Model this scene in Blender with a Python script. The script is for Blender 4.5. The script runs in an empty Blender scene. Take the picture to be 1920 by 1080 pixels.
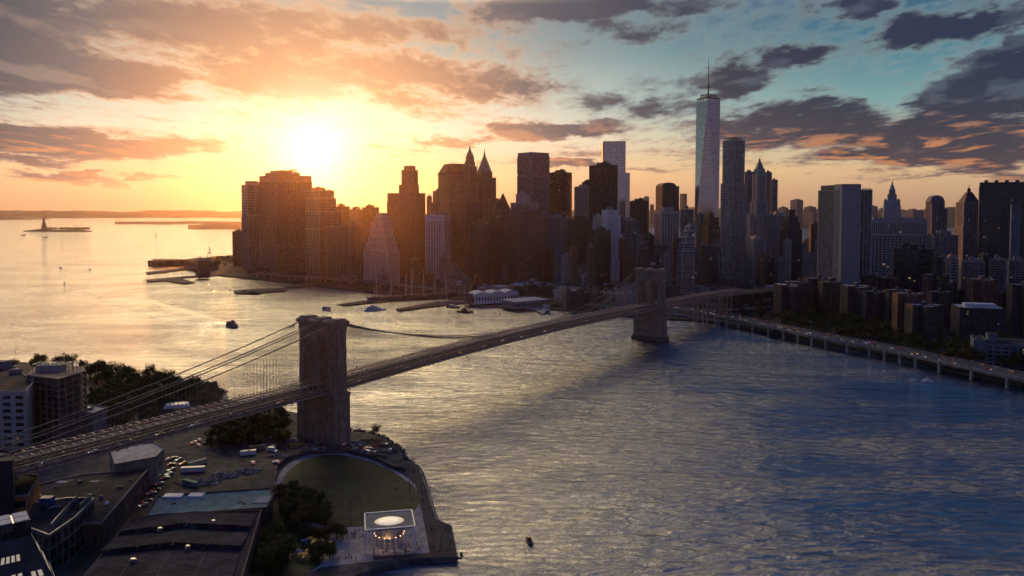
import bpy, bmesh, math, random
from mathutils import Vector, Matrix, noise
random.seed(7)
R = math.radians
sc = bpy.context.scene
# ---------------------------------------------------------------- camera
F, PITCH, SY, CAMZ = 1450.0, R(2.4), -94.0, 155.0          # focal length in photo pixels, tilt, lens shift, height in metres
cam = bpy.data.cameras.new('camera'); cam_ob = bpy.data.objects.new('camera', cam); sc.collection.objects.link(cam_ob)
cam.sensor_width = 36; cam.lens = 36*F/1920; cam.shift_y = SY/1920; cam.clip_start = 1; cam.clip_end = 60000
cam_ob.location = (0, 0, CAMZ); cam_ob.rotation_euler = (R(90)-PITCH, 0, 0); sc.camera = cam_ob
# ---------------------------------------------------------------- exposure
sc.view_settings.view_transform = 'Standard'; sc.view_settings.look = 'None'
sc.view_settings.exposure = 0.38; sc.view_settings.gamma = 1; sc.view_settings.use_curve_mapping = False
sc.cycles.use_denoising = True; sc.cycles.max_bounces = 6; sc.cycles.volume_bounces = 0
sc.cycles.sample_clamp_indirect = 4; sc.cycles.transparent_max_bounces = 8
sc.cycles.volume_step_rate = 4; sc.cycles.volume_max_steps = 64
# ---------------------------------------------------------------- sun
SUN_AZ, SUN_EL = math.atan2(590-960, F), R(3.6)
sdir = Vector((math.sin(SUN_AZ)*math.cos(SUN_EL), math.cos(SUN_AZ)*math.cos(SUN_EL), math.sin(SUN_EL)))
sl = bpy.data.lights.new('sun', 'SUN'); sl.energy = 2.0; sl.angle = R(0.5); sl.color = (1, .27, .04)
so = bpy.data.objects.new('sun', sl); sc.collection.objects.link(so); so.location = (0, 0, 900)
so.rotation_euler = (-sdir).to_track_quat('-Z', 'Y').to_euler()
# ---------------------------------------------------------------- sky
class NT:
    def __init__(s, tree): s.t = tree; s.n = tree.nodes; s.l = tree.links
    def node(s, kind, ins=None, **kw):
        nd = s.n.new(kind)
        for k, v in kw.items(): setattr(nd, k, v)
        for k, v in (ins or {}).items(): s.put(nd.inputs[k], v)
        return nd
    def put(s, sock, v):
        if isinstance(v, bpy.types.NodeSocket): s.l.new(v, sock)
        elif v is not None: sock.default_value = v
    def m(s, op, a, b=None, c=None, clamp=False):
        nd = s.n.new('ShaderNodeMath'); nd.operation = op; nd.use_clamp = clamp
        for i, v in enumerate((a, b, c)):
            if v is not None: s.put(nd.inputs[i], v)
        return nd.outputs[0]
    def v(s, op, a, b=None):
        nd = s.n.new('ShaderNodeVectorMath'); nd.operation = op
        s.put(nd.inputs[0], a)
        if b is not None: s.put(nd.inputs[1], b)
        return nd.outputs['Value'] if op in ('LENGTH', 'DOT_PRODUCT') else nd.outputs[0]
    def mr(s, x, a, b, c=0.0, d=1.0, smooth=True):
        nd = s.n.new('ShaderNodeMapRange'); nd.interpolation_type = 'SMOOTHSTEP' if smooth else 'LINEAR'
        for i, v in enumerate((x, a, b, c, d)): s.put(nd.inputs[i], v)
        return nd.outputs[0]
    def mix(s, f, a, b, mode='MIX'):
        nd = s.n.new('ShaderNodeMix'); nd.data_type = 'RGBA'; nd.blend_type = mode
        s.put(nd.inputs[0], f); s.put(nd.inputs[6], c4(a)); s.put(nd.inputs[7], c4(b))
        return nd.outputs[2]
    def ramp(s, x, stops, interp='LINEAR'):
        nd = s.n.new('ShaderNodeValToRGB'); cr = nd.color_ramp; cr.interpolation = interp
        while len(cr.elements) < len(stops): cr.elements.new(.5)
        for e, (p, col) in zip(cr.elements, stops): e.position = p; e.color = c4(col)
        s.put(nd.inputs[0], x); return nd.outputs[0]
    def noise(s, vec, scale, detail=4, rough=.55, dist=0.0):
        nd = s.node('ShaderNodeTexNoise', {'Scale': scale, 'Detail': detail, 'Roughness': rough, 'Distortion': dist})
        if vec is not None: s.put(nd.inputs['Vector'], vec)
        return nd.outputs['Fac']
def c4(c):
    if isinstance(c, (tuple, list)) and len(c) == 3: return (*c, 1)
    return c
def sky_dir(px, py):                                         # azimuth and elevation, in degrees, of a point of the sky
    x = px-960
    return math.degrees(math.atan(x/F)), math.degrees(math.atan((385-py)/math.hypot(x, F)))
world = bpy.data.worlds.new('World'); sc.world = world; world.use_nodes = True
w = NT(world.node_tree); w.n.clear()
co = w.node('ShaderNodeTexCoord').outputs['Generated']
sep = w.node('ShaderNodeSeparateXYZ', {0: co})
X, Y, Z = sep.outputs
az = w.m('MULTIPLY', w.m('ARCTAN2', X, Y), 57.29578)
el = w.m('MULTIPLY', w.m('ARCSINE', Z), 57.29578)
elc = w.m('MAXIMUM', el, 0.0)
cosS = w.v('DOT_PRODUCT', co, tuple(sdir))
ths = w.m('MULTIPLY', w.m('ARCCOSINE', w.m('MINIMUM', cosS, .99999)), 57.29578)
# clear sky: near-sun column and away-from-sun column, by elevation
warm = w.ramp(w.m('DIVIDE', elc, 45.0), [(0, (.62, .34, .19)), (.055, (.80, .54, .30)), (.11, (.76, .69, .54)), (.18, (.46, .55, .50)), (.25, (.19, .32, .35)), (.33, (.06, .15, .22)), (.5, (.01, .11, .29)), (1, (.008, .07, .25))])
cool = w.ramp(w.m('DIVIDE', elc, 45.0), [(0, (.52, .31, .19)), (.05, (.72, .48, .26)), (.10, (.48, .47, .33)), (.15, (.17, .35, .36)), (.23, (.035, .17, .24)), (.33, (.006, .05, .14)), (.42, (.002, .095, .26)), (.8, (.002, .075, .24)), (1, (.01, .03, .12))])
azo = w.m('ABSOLUTE', w.m('SUBTRACT', az, -12.0))
side = w.mr(azo, 6.0, 38.0)
base = w.mix(side, warm, cool)
east = w.mr(azo, 45.0, 115.0)
base = w.mix(east, base, w.ramp(w.m('DIVIDE', elc, 60.0), [(0, (.17, .145, .22)), (.3, (.045, .065, .19)), (1, (.02, .045, .17))]))
nish = w.node('ShaderNodeTexSky', sky_type='NISHITA', sun_disc=False, sun_elevation=SUN_EL, sun_rotation=SUN_AZ, air_density=1.2, dust_density=2.0, ozone_density=2.0)
base = w.mix(1.0, base, w.mix(1.0, nish.outputs[0], (.012, .012, .012), 'MULTIPLY'), 'ADD')
# clouds: one flat layer seen in perspective, with the larger masses where they stand
zz = w.m('ADD', w.m('MAXIMUM', Z, 0.0), .07)
pl = w.node('ShaderNodeCombineXYZ', {0: w.m('DIVIDE', X, zz), 1: w.m('DIVIDE', Y, zz), 2: 0.0}).outputs[0]
pl2 = w.v('MULTIPLY', pl, (1.0, .62, 1.0))
n1 = w.noise(pl2, 1.25, 9, .60, .35)
n2 = w.noise(pl2, 4.6, 9, .66, .6); n3 = w.noise(w.v('MULTIPLY', pl, (1.0, .35, 1.0)), 13.0, 5, .6, .4)
wob = w.node('ShaderNodeTexNoise', {'Vector': w.v('MULTIPLY', co, (1, 1, 2.6)), 'Scale': 9.0, 'Detail': 5.0, 'Roughness': .6})
ang = w.node('ShaderNodeCombineXYZ', {0: az, 1: el, 2: 0.0}).outputs[0]
ang = w.v('ADD', ang, w.v('MULTIPLY', w.v('SUBTRACT', wob.outputs['Color'], (.5, .5, .5)), (9.0, 3.6, 0.0)))
BL = [(50,118,190,48,1),(200,150,190,34,.8),(90,262,250,24,1),(250,272,190,16,.7),(40,300,120,12,.7),(300,45,300,50,.55),(60,50,170,50,.6),
      (170,332,190,8,.7),(560,130,260,60,.42),(760,150,250,50,.42),(650,60,300,28,.38),(930,160,200,34,.4),(1060,20,230,34,.8),(1290,20,120,22,.5),
      (1030,246,150,15,1),(1110,312,190,9,.75),(1350,150,75,26,.75),(1180,195,150,22,.45),(1500,218,170,36,1),(1600,250,210,24,.6),
      (1450,258,130,24,.55),(1800,262,230,44,1),(1890,315,160,24,.8),(1840,168,130,56,1.15),(1800,45,150,34,1.15),(1600,20,75,22,.9),(1480,105,120,22,.7),
      (1640,290,150,16,.7),(1400,245,150,22,.5),(1900,95,60,30,.8),(1660,325,190,7,.4),(1560,330,120,6,.3),(700,285,60,10,.35),(880,262,140,8,.3),(1540,185,90,20,.5),(1230,60,150,20,.4)]
acc = None
for bx_, by_, bw, bh, wt in BL:
    a_, e_ = sky_dir(bx_, by_); sa = bw/F*57.3*.80; se = bh/F*57.3*1.05
    d = w.v('LENGTH', w.v('MULTIPLY', w.v('SUBTRACT', ang, (a_, e_, 0)), (1/sa, 1/se, 0)))
    g = w.mr(d, 1.45, 0.15, 0.0, wt*(.66 if bx_ < 1300 else .45))
    acc = g if acc is None else w.m('MAXIMUM', acc, g)
blob = acc
dens = w.m('ADD', w.m('ADD', w.m('MULTIPLY', n1, .95), w.m('ADD', w.m('MULTIPLY', n2, .55), w.m('MULTIPLY', w.m('SUBTRACT', n3, .5), .34))), blob)
lowfade = w.mr(elc, .3, 4.0)
dens = w.m('SUBTRACT', dens, w.m('MULTIPLY', w.m('SUBTRACT', 1.0, lowfade), .28))
cov = w.mr(dens, .67, .95)
cov = w.m('MULTIPLY', cov, w.mr(elc, .2, 2.0)); cov = w.m('MULTIPLY', cov, w.mr(elc, 15.5, 20.0, 1.0, .06))
thick = w.mr(dens, .76, 1.04)
nsun = w.mr(ths, 4.0, 31.0)
lit = w.ramp(nsun, [(0, (1.0, .66, .36)), (.25, (.80, .47, .26)), (.5, (.58, .38, .27)), (.8, (.42, .27, .21)), (1, (.20, .13, .14))])
drk = w.ramp(nsun, [(0, (.58, .31, .16)), (.22, (.31, .17, .12)), (.42, (.11, .10, .12)), (.62, (.04, .055, .09)), (1, (.016, .022, .055))])
n1s = w.noise(w.v('ADD', pl2, (-.09, .16, 0.0)), 1.25, 4, .60, .35)
edge = w.m('MULTIPLY', w.mr(w.m('SUBTRACT', n1, n1s), .0, .11), w.mr(ths, 6.0, 16.0))
drk = w.mix(w.m('MULTIPLY', edge, .6), drk, w.mix(w.mr(el, 3.6, 7.0), (.85, .32, .11), w.mix(nsun, (.50, .32, .22), (.09, .12, .16))))
lit = w.mix(w.m('MULTIPLY', w.mr(el, 4.0, 7.5), w.mr(nsun, .35, .75)), lit, (.24, .33, .34))
ccol = w.mix(thick, lit, drk)
low = w.mr(elc, 3.0, 7.5); hi = w.mr(elc, 8.0, 15.0)
ccol = w.mix(w.m('MULTIPLY', hi, .45), ccol, w.mix(.5, ccol, (.05, .075, .12)))
far_az = w.mr(azo, 45.0, 110.0)
ccol = w.mix(far_az, ccol, (.06, .055, .10))
cov = w.m('MULTIPLY', cov, w.mr(ths, 1.0, 7.0, .25, .95))
sky = w.mix(cov, base, ccol)
# added gold sky glow above the frame, put in to brighten the near water
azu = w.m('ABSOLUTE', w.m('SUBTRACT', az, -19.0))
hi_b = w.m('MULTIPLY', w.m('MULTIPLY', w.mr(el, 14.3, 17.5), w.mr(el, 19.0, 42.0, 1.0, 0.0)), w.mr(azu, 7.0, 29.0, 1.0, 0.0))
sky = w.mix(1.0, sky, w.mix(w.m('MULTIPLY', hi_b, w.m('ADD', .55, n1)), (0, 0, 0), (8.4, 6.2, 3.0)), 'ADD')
# glow of air round the hidden sun
g1 = w.m('EXPONENT', w.m('MULTIPLY', w.m('POWER', w.m('DIVIDE', ths, 2.6), 2.0), -1.0))
g2 = w.m('EXPONENT', w.m('DIVIDE', ths, -6.5))
g3 = w.m('EXPONENT', w.m('DIVIDE', ths, -16.0))
glow = w.mix(1.0, w.mix(1.0, w.mix(w.m('MINIMUM', g1, 1.0), (0, 0, 0), (.62, .58, .50)), w.mix(g2, (0, 0, 0), (.20, .17, .12)), 'ADD'), w.mix(g3, (0, 0, 0), (.05, .03, .01)), 'ADD')
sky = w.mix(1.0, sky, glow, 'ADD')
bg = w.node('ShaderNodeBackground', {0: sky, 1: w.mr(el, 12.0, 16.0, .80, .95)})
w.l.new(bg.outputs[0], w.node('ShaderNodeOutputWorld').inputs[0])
world.cycles.sampling_method = 'MANUAL'; world.cycles.sample_map_resolution = 512
# ---------------------------------------------------------------- helpers
def ray(px, py):
    a = (px-960)/F; b = (540+SY-py)/F
    return Vector((a, math.cos(PITCH)+math.sin(PITCH)*b, -math.sin(PITCH)+math.cos(PITCH)*b))
def G(px, py, z=0.0):                                        # where the sight line meets the level z
    d = ray(px, py); t = (z-CAMZ)/d.z
    return Vector((d.x*t, d.y*t, z))
def atD(px, py, D):                                          # the point of the sight line at distance D ahead
    d = ray(px, py); t = D/d.y
    return Vector((d.x*t, D, CAMZ+d.z*t))
def z_at(py, D): return atD(960, py, D).z
def D_of(py, z=2.5): return G(960, py, z).y
LABELS = {}
def tag(o, label=None, cat=None, group=None, kind=None):
    if label: o['label'] = label; LABELS.setdefault(label, []).append((o.name, group))
    if cat: o['category'] = cat
    if group: o['group'] = group
    if kind: o['kind'] = kind
    return o
def empty(name, loc, rz=0.0):
    o = bpy.data.objects.new(name, None); sc.collection.objects.link(o); o.location = loc; o.rotation_euler = (0, 0, rz); o.empty_display_size = 3
    return o
class MB:
    def __init__(s): s.v = []; s.f = []; s.m = []; s.sm = []
    def face(s, idx, m=0, smooth=False): s.f.append(idx); s.m.append(m); s.sm.append(smooth)
    def box(s, x0, y0, z0, x1, y1, z1, m=0, bottom=True):
        b = len(s.v)
        s.v += [(x0,y0,z0),(x1,y0,z0),(x1,y1,z0),(x0,y1,z0),(x0,y0,z1),(x1,y0,z1),(x1,y1,z1),(x0,y1,z1)]
        for q in ((4,5,6,7),(0,1,5,4),(1,2,6,5),(2,3,7,6),(3,0,4,7)) + (((3,2,1,0),) if bottom else ()): s.face([b+i for i in q], m)
    def prism(s, pts, z0, z1, m=0, mt=None, top=True, shrink=None, bottom=True):
        n = len(pts); b = len(s.v)
        if sum(pts[i][0]*pts[(i+1)%n][1]-pts[(i+1)%n][0]*pts[i][1] for i in range(n)) < 0: pts = pts[::-1]
        cx = sum(p[0] for p in pts)/n; cy = sum(p[1] for p in pts)/n
        k = 1 if shrink is None else shrink
        s.v += [(p[0], p[1], z0) for p in pts] + [(cx+(p[0]-cx)*k, cy+(p[1]-cy)*k, z1) for p in pts]
        for i in range(n): s.face([b+i, b+(i+1)%n, b+n+(i+1)%n, b+n+i], m)
        if top: s.face([b+n+i for i in range(n)], m if mt is None else mt)
        if bottom: s.face([b+n-1-i for i in range(n)], m)
    def beam(s, a, b_, w_, h=None, m=0):
        a = Vector(a); b_ = Vector(b_); d = b_-a
        if d.length < 1e-6: return
        d.normalize(); up = Vector((0, 0, 1)) if abs(d.z) < .98 else Vector((1, 0, 0))
        sx = d.cross(up).normalized()*(w_/2); sz = sx.cross(d).normalized()*((h or w_)/2)
        k = len(s.v)
        for p in (a, b_): s.v += [tuple(p-sx-sz), tuple(p+sx-sz), tuple(p+sx+sz), tuple(p-sx+sz)]
        for q in ((0,1,5,4),(1,2,6,5),(2,3,7,6),(3,0,4,7),(3,2,1,0),(4,5,6,7)): s.face([k+i for i in q], m)
    def rings(s, rings, m=0, cap=True, smooth=True):
        b = len(s.v); n = len(rings[0])
        for r_ in rings: s.v += [tuple(p) for p in r_]
        for j in range(len(rings)-1):
            for i in range(n): s.face([b+j*n+i, b+j*n+(i+1)%n, b+(j+1)*n+(i+1)%n, b+(j+1)*n+i], m, smooth)
        if cap: s.face([b+n-1-i for i in range(n)], m); s.face([b+(len(rings)-1)*n+i for i in range(n)], m)
    def lathe(s, c, prof, n=16, m=0, smooth=True, phase=0.0, sx=1.0, sy=1.0):
        s.rings([[(c[0]+r_*sx*math.cos(phase+i*2*math.pi/n), c[1]+r_*sy*math.sin(phase+i*2*math.pi/n), c[2]+z) for i in range(n)] for r_, z in prof], m, True, smooth)
    def tube(s, pts, r_, n=6, m=0):
        rs = []
        for i, p in enumerate(pts):
            p = Vector(p); d = (Vector(pts[min(i+1, len(pts)-1)])-Vector(pts[max(i-1, 0)])).normalized()
            up = Vector((0, 0, 1)) if abs(d.z) < .98 else Vector((1, 0, 0))
            a = d.cross(up).normalized(); b = a.cross(d)
            rr = r_[i] if isinstance(r_, (list, tuple)) else r_
            rs.append([p+a*math.cos(k*2*math.pi/n)*rr+b*math.sin(k*2*math.pi/n)*rr for k in range(n)])
        s.rings(rs, m)
    def sheet(s, pts, z, m=0):
        b = len(s.v); n = len(pts)
        if sum(pts[i][0]*pts[(i+1)%n][1]-pts[(i+1)%n][0]*pts[i][1] for i in range(n)) < 0: pts = pts[::-1]
        s.v += [(p[0], p[1], z) for p in pts]; s.face([b+i for i in range(n)], m)
    def mesh(s, name, mats):
        me = bpy.data.meshes.new(name); me.from_pydata(s.v, [], s.f)
        for m_ in (mats if isinstance(mats, (list, tuple)) else [mats]): me.materials.append(m_)
        me.polygons.foreach_set('material_index', s.m); me.polygons.foreach_set('use_smooth', s.sm); me.update()
        return me
    def build(s, name, mats, parent=None, loc=(0, 0, 0), rz=0.0):
        if not s.f: return None
        o = bpy.data.objects.new(name, s.mesh(name, mats)); sc.collection.objects.link(o)
        o.location = loc; o.rotation_euler = (0, 0, rz); o.parent = parent
        return o
def copy_tree(o, parent=None, loc=None, rz=None):
    c = o.copy(); sc.collection.objects.link(c); c.parent = parent
    if loc is not None: c.location = loc
    if rz is not None: c.rotation_euler = (0, 0, rz)
    for ch in o.children: copy_tree(ch, c)
    return c
# ---------------------------------------------------------------- materials
def mat(name, col, rough=.8, var=.25, nscale=.15, spec=.3, metal=0.0, bump=0.0, col2=None, stretch=(1, 1, 1), emit=None):
    m_ = bpy.data.materials.new(name); m_.use_nodes = True; t = NT(m_.node_tree); p = t.n['Principled BSDF']
    tc = t.node('ShaderNodeTexCoord').outputs['Object']
    nz = t.noise(t.v('MULTIPLY', tc, stretch), nscale, 6, .6)
    lo = tuple(c*(1-var) for c in col); hi_ = tuple(min(1, c*(1+var)) for c in (col2 or col))
    t.put(p.inputs['Base Color'], t.mix(t.mr(nz, .35, .65), lo, hi_))
    p.inputs['Roughness'].default_value = rough; p.inputs['Metallic'].default_value = metal; p.inputs['Specular IOR Level'].default_value = spec
    if bump:
        bn = t.node('ShaderNodeBump', {'Strength': 1.0, 'Distance': bump, 'Height': t.noise(tc, nscale*6, 5, .6)}); t.l.new(bn.outputs[0], p.inputs['Normal'])
    if emit: p.inputs['Emission Color'].default_value = c4(emit[0]); p.inputs['Emission Strength'].default_value = emit[1]
    return m_
def glass_mat(name, col=(.02, .025, .035), lit=.022, rough=.08, blind=.35, cell=(3.3, 3.3, 3.7), spec=.6):
    m_ = bpy.data.materials.new(name); m_.use_nodes = True; t = NT(m_.node_tree); p = t.n['Principled BSDF']
    tc = t.node('ShaderNodeTexCoord').outputs['Object']
    cell_ = t.v('FLOOR', t.v('DIVIDE', tc, cell))
    wn = t.node('ShaderNodeTexWhiteNoise', {'Vector': cell_}, noise_dimensions='3D')
    wn2 = t.node('ShaderNodeTexWhiteNoise', {'Vector': t.v('ADD', cell_, (17, 5, 9))}, noise_dimensions='3D')
    bl = t.m('MULTIPLY', t.m('GREATER_THAN', wn.outputs['Value'], 1-blind), t.m('MULTIPLY', wn2.outputs['Value'], .8))
    t.put(p.inputs['Base Color'], t.mix(bl, col, tuple(min(1, c*3+.07) for c in col)))
    p.inputs['Roughness'].default_value = rough; p.inputs['Specular IOR Level'].default_value = spec
    # a few rooms with the lamps on
    on = t.m('GREATER_THAN', wn2.outputs['Value'], 1-lit)
    p.inputs['Emission Color'].default_value = (1, .62, .30, 1)
    t.put(p.inputs['Emission Strength'], t.m('MULTIPLY', on, t.m('MULTIPLY', wn.outputs['Value'], .22)))
    return m_
M = {}
def roof_mat():
    m_ = bpy.data.materials.new('roof'); m_.use_nodes = True; t = NT(m_.node_tree); p = t.n['Principled BSDF']
    tc = t.node('ShaderNodeTexCoord').outputs['Object']
    big = t.noise(tc, .07, 6, .7, .8); fine = t.noise(tc, .9, 5, .65); st = t.noise(t.v('MULTIPLY', tc, (.3, 1.5, 1)), .35, 4, .6)
    c = t.mix(t.mr(big, .38, .64), (.030, .030, .040), (.075, .070, .085)); c = t.mix(t.m('MULTIPLY', t.mr(st, .56, .70), .6), c, (.13, .12, .13)); c = t.mix(t.m('MULTIPLY', t.mr(fine, .4, .7), .35), c, (.025, .025, .03))
    br = t.node('ShaderNodeTexBrick', {'Vector': tc, 'Scale': .11, 'Mortar Size': .012, 'Color1': (1, 1, 1, 1), 'Color2': (.78, .78, .8, 1), 'Mortar': (.35, .35, .38, 1)})
    t.put(p.inputs['Base Color'], t.mix(1.0, c, br.outputs['Color'], 'MULTIPLY')); p.inputs['Roughness'].default_value = .85
    return m_
def C(n, *a, **k): M[n] = mat(n, *a, **k)
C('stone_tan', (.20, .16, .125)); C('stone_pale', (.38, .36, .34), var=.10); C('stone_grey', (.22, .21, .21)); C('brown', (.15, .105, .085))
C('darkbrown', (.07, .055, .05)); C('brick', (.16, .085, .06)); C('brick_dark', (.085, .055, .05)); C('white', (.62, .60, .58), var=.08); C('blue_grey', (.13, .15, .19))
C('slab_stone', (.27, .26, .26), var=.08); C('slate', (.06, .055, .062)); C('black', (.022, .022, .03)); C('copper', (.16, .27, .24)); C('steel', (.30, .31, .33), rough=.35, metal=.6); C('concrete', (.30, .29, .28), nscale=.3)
M['roof'] = roof_mat(); C('roof_pale', (.36, .36, .39), nscale=.2, var=.3); C('asphalt', (.05, .05, .055), nscale=.05, var=.3)
C('granite', (.27, .19, .14), nscale=.2, var=.24, bump=.25, stretch=(1, 1, 1.1)); C('granite_dark', (.12, .09, .075), nscale=.3, var=.4, bump=.25)
C('bridge_steel', (.42, .27, .19), rough=.6, nscale=.8); C('bridge_cable', (.16, .13, .11), rough=.6); C('strut', (.6, .47, .38), rough=.6); C('concrete_brown', (.25, .15, .115), nscale=.3); C('walk', (.24, .18, .13), nscale=.4)
C('paint_white', (.75, .75, .73), var=.05, rough=.4); C('rust', (.32, .12, .05), nscale=1.0); C('timber', (.16, .11, .08), nscale=.5)
C('bark', (.07, .05, .035), nscale=2.0); C('grass', (.020, .032, .010), nscale=.12, var=.45); C('paving', (.36, .33, .32), nscale=.25, var=.25); C('dirt', (.085, .078, .080), nscale=.15, var=.4)
C('boards', (.09, .07, .065), nscale=.4, var=.3); C('rock', (.11, .10, .09), nscale=.5, var=.5); C('rubble', (.26, .25, .25), nscale=.6, var=.5)
C('land', (.035, .034, .036), nscale=.02, var=.4); C('hill', (.055, .06, .045), nscale=.004, var=.4)
for n_ in ('boards', 'land', 'dirt', 'paving', 'roof', 'asphalt', 'hill'): M[n_].node_tree.nodes['Principled BSDF'].inputs['Specular IOR Level'].default_value = .04
M['glass'] = glass_mat('glass'); M['glass_dark'] = glass_mat('glass_dark', (.012, .013, .02), .006, blind=.2); M['glass_sky'] = glass_mat('glass_sky', (.05, .06, .075), 0.0, .12, .3, spec=1.0)
M['glass_sky'].node_tree.nodes['Principled BSDF'].inputs['Metallic'].default_value = .75
M['glass_tower'] = glass_mat('glass_tower', (.56, .50, .45), 0.0, .16, .15, (3.0, 3.0, 4.0), 1.0)
M['glass_tower'].node_tree.nodes['Principled BSDF'].inputs['Metallic'].default_value = .9
def leaf_mat(name, a, b):
    m_ = bpy.data.materials.new(name); m_.use_nodes = True; t = NT(m_.node_tree); p = t.n['Principled BSDF']
    oi = t.node('ShaderNodeObjectInfo').outputs['Random']; tc = t.node('ShaderNodeTexCoord').outputs['Object']
    nz = t.noise(tc, .5, 3)
    t.put(p.inputs['Base Color'], t.mix(t.m('ADD', t.m('MULTIPLY', oi, .5), t.m('MULTIPLY', nz, .5)), a, b)); p.inputs['Roughness'].default_value = .85; p.inputs['Specular IOR Level'].default_value = .1
    return m_
M['leaf'] = leaf_mat('leaf', (.028, .04, .012), (.085, .082, .022))
M['leaf_autumn'] = leaf_mat('leaf_autumn', (.07, .055, .018), (.12, .075, .02))
def water_mat():
    m_ = bpy.data.materials.new('water'); m_.use_nodes = True; t = NT(m_.node_tree); p = t.n['Principled BSDF']
    tc = t.node('ShaderNodeTexCoord').outputs['Object']
    p.inputs['Base Color'].default_value = (.004, .012, .05, 1); p.inputs['Roughness'].default_value = .06; p.inputs['IOR'].default_value = 4.0
    rot = t.node('ShaderNodeMapping', {'Vector': tc, 'Rotation': (0, 0, R(9)), 'Scale': (.52, 1.3, 1)}).outputs[0]
    wa = t.noise(rot, .17, 7, .64, .5)                     # chop, about 12 m down to ripples
    wb = t.noise(rot, .022, 4, .55, 1.2)                    # swell and current boils
    patch = t.noise(tc, .0042, 5, .6, 1.5)                  # wind patches
    lines = t.noise(t.node('ShaderNodeMapping', {'Vector': tc, 'Rotation': (0, 0, R(-38)), 'Scale': (.25, 1.6, 1)}).outputs[0], .011, 4, .6, 1.0)   # current lines
    h = t.m('ADD', t.m('MULTIPLY', wa, t.m('MULTIPLY', t.mr(patch, .36, .62, .68, 1.22), t.mr(lines, .40, .60, .78, 1.18))), t.m('MULTIPLY', wb, 1.3))
    bn = t.node('ShaderNodeBump', {'Strength': 1.0, 'Distance': 2.35, 'Height': h}); t.l.new(bn.outputs[0], p.inputs['Normal'])
    return m_
M['water'] = water_mat()
def paint(name, col, rough=.35): M[name] = mat(name, col, rough, .06, 1.0, .5)
for n_, c_ in (('car_white', (.7, .7, .7)), ('car_black', (.02, .02, .025)), ('car_silver', (.35, .36, .38)), ('car_yellow', (.75, .38, .03)), ('car_red', (.35, .03, .03)), ('car_blue', (.05, .10, .28))): paint(n_, c_)
C('rubber', (.02, .02, .02)); M['tail_lamp'] = mat('tail_lamp', (.5, .02, .02), emit=((1, .08, .03), 1.6)); M['head_lamp'] = mat('head_lamp', (.9, .9, .8), emit=((1, .9, .75), 2.5)); M['lamp_warm'] = mat('lamp_warm', (.9, .7, .4), emit=((1, .48, .16), 3.0))
# ---------------------------------------------------------------- the setting: water, land, far shores
mb = MB(); mb.box(-14000, -700, -6, 14000, 14500, 0, bottom=True); tag(mb.build('river_water', M['water']), 'rippled tidal river and bay under a low sun', kind='structure')
def land(name, pts, z, m, label=None, zb=-4):
    mb = MB(); mb.prism([(p[0], p[1]) for p in pts], zb, z); return tag(mb.build(name, M[m]), label, kind='structure')
GP = lambda pts, z=0: [G(a, b, z) for a, b in pts]
shore = [(345,493),(362,505),(395,513),(430,518),(480,523),(560,530),(640,541),(700,548),(800,556),(870,561),(980,572),(1090,584),(1190,592),(1260,597),(1330,600),(1455,621),(1560,644),(1700,670),(1800,697),(1920,722),(2300,815)]
lp = GP(shore, 2.5) + [Vector((2600, 900, 0)), Vector((3300, 2900, 0)), Vector((1500, 3050, 0)), Vector((300, 2950, 0))] + GP([(520,474),(440,478),(380,482),(330,488)], 2.5)
land('city_ground', lp, 2.5, 'land')
def terrain(name, px0, px1, D0, D1, hmax, seed, y_front=None, m='hill', n=90, rows=6, label=None, wob=.06):
    mb = MB(); b = []
    for j in range(rows+1):
        for i in range(n+1):
            px = px0+(px1-px0)*i/n; v = j/rows
            edge = D0*(1+wob*noise.noise(Vector((px*.012, seed, 0)))) 
            D = edge+(D1-edge)*v
            endf = min(1, 6*min(i, n-i)/n)
            p = atD(px, 400, D)
            hh = hmax*math.sin(math.pi*min(1, v*1.15+.02))**.8*(.45+.55*(.5+.5*noise.fractal(Vector((px*.015, v*2, seed)), 1, 2, 5)))*endf
            mb.v.append((p.x, D, -2 if j in (0, rows) else max(1.5, hh)))
    for j in range(rows):
        for i in range(n):
            a = j*(n+1)+i; mb.face([a, a+1, a+n+2, a+n+1], 0, True)
    return tag(mb.build(name, M[m]), label, kind='structure')
terrain('far_hills', -420, 760, 9600, 13600, 105, 3.1, n=150)
terrain('far_hills', 700, 2400, 8200, 13600, 150, 8.4, n=180)
terrain('far_shore', 215, 480, 6300, 7600, 16, 5.0, n=60)
terrain('far_shore', 352, 560, 4900, 6400, 34, 6.6, n=60)
terrain('far_shore', 900, 2400, 5400, 7900, 45, 1.6, n=160)
terrain('far_shore', -500, 90, 8300, 9500, 30, 2.6, n=60)
isl = terrain('island', 43, 172, 4540, 4760, 16, 4.2, n=60, rows=8, wob=.01)
# bridge-side ground
brook = [(-420,640),(0,676),(90,682),(165,690),(300,714),(426,738),(428,748),(500,762),(560,775),(655,808),(690,812),(722,822),(752,848),(757,862),(772,866),(785,872),(795,886),(822,975),(847,985),(858,1044),(770,1047),(700,1066),(640,1090),(600,1130),(560,1250)]
lp = GP(brook, 2.5) + [Vector((-30, -80, 0)), Vector((-900, -80, 0)), Vector((-1300, 500, 0))]
land('waterfront_ground', lp, 2.5, 'dirt')
for poly in ([(300,850),(352,850),(345,880),(330,905),(240,1000),(140,1130),(60,1130),(190,990),(268,905)],):
    mb = MB(); mb.prism([tuple(p[:2]) for p in GP(poly, 2.504)], 2.0, 2.504); tag(mb.build('street', M['asphalt']), kind='structure')
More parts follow.
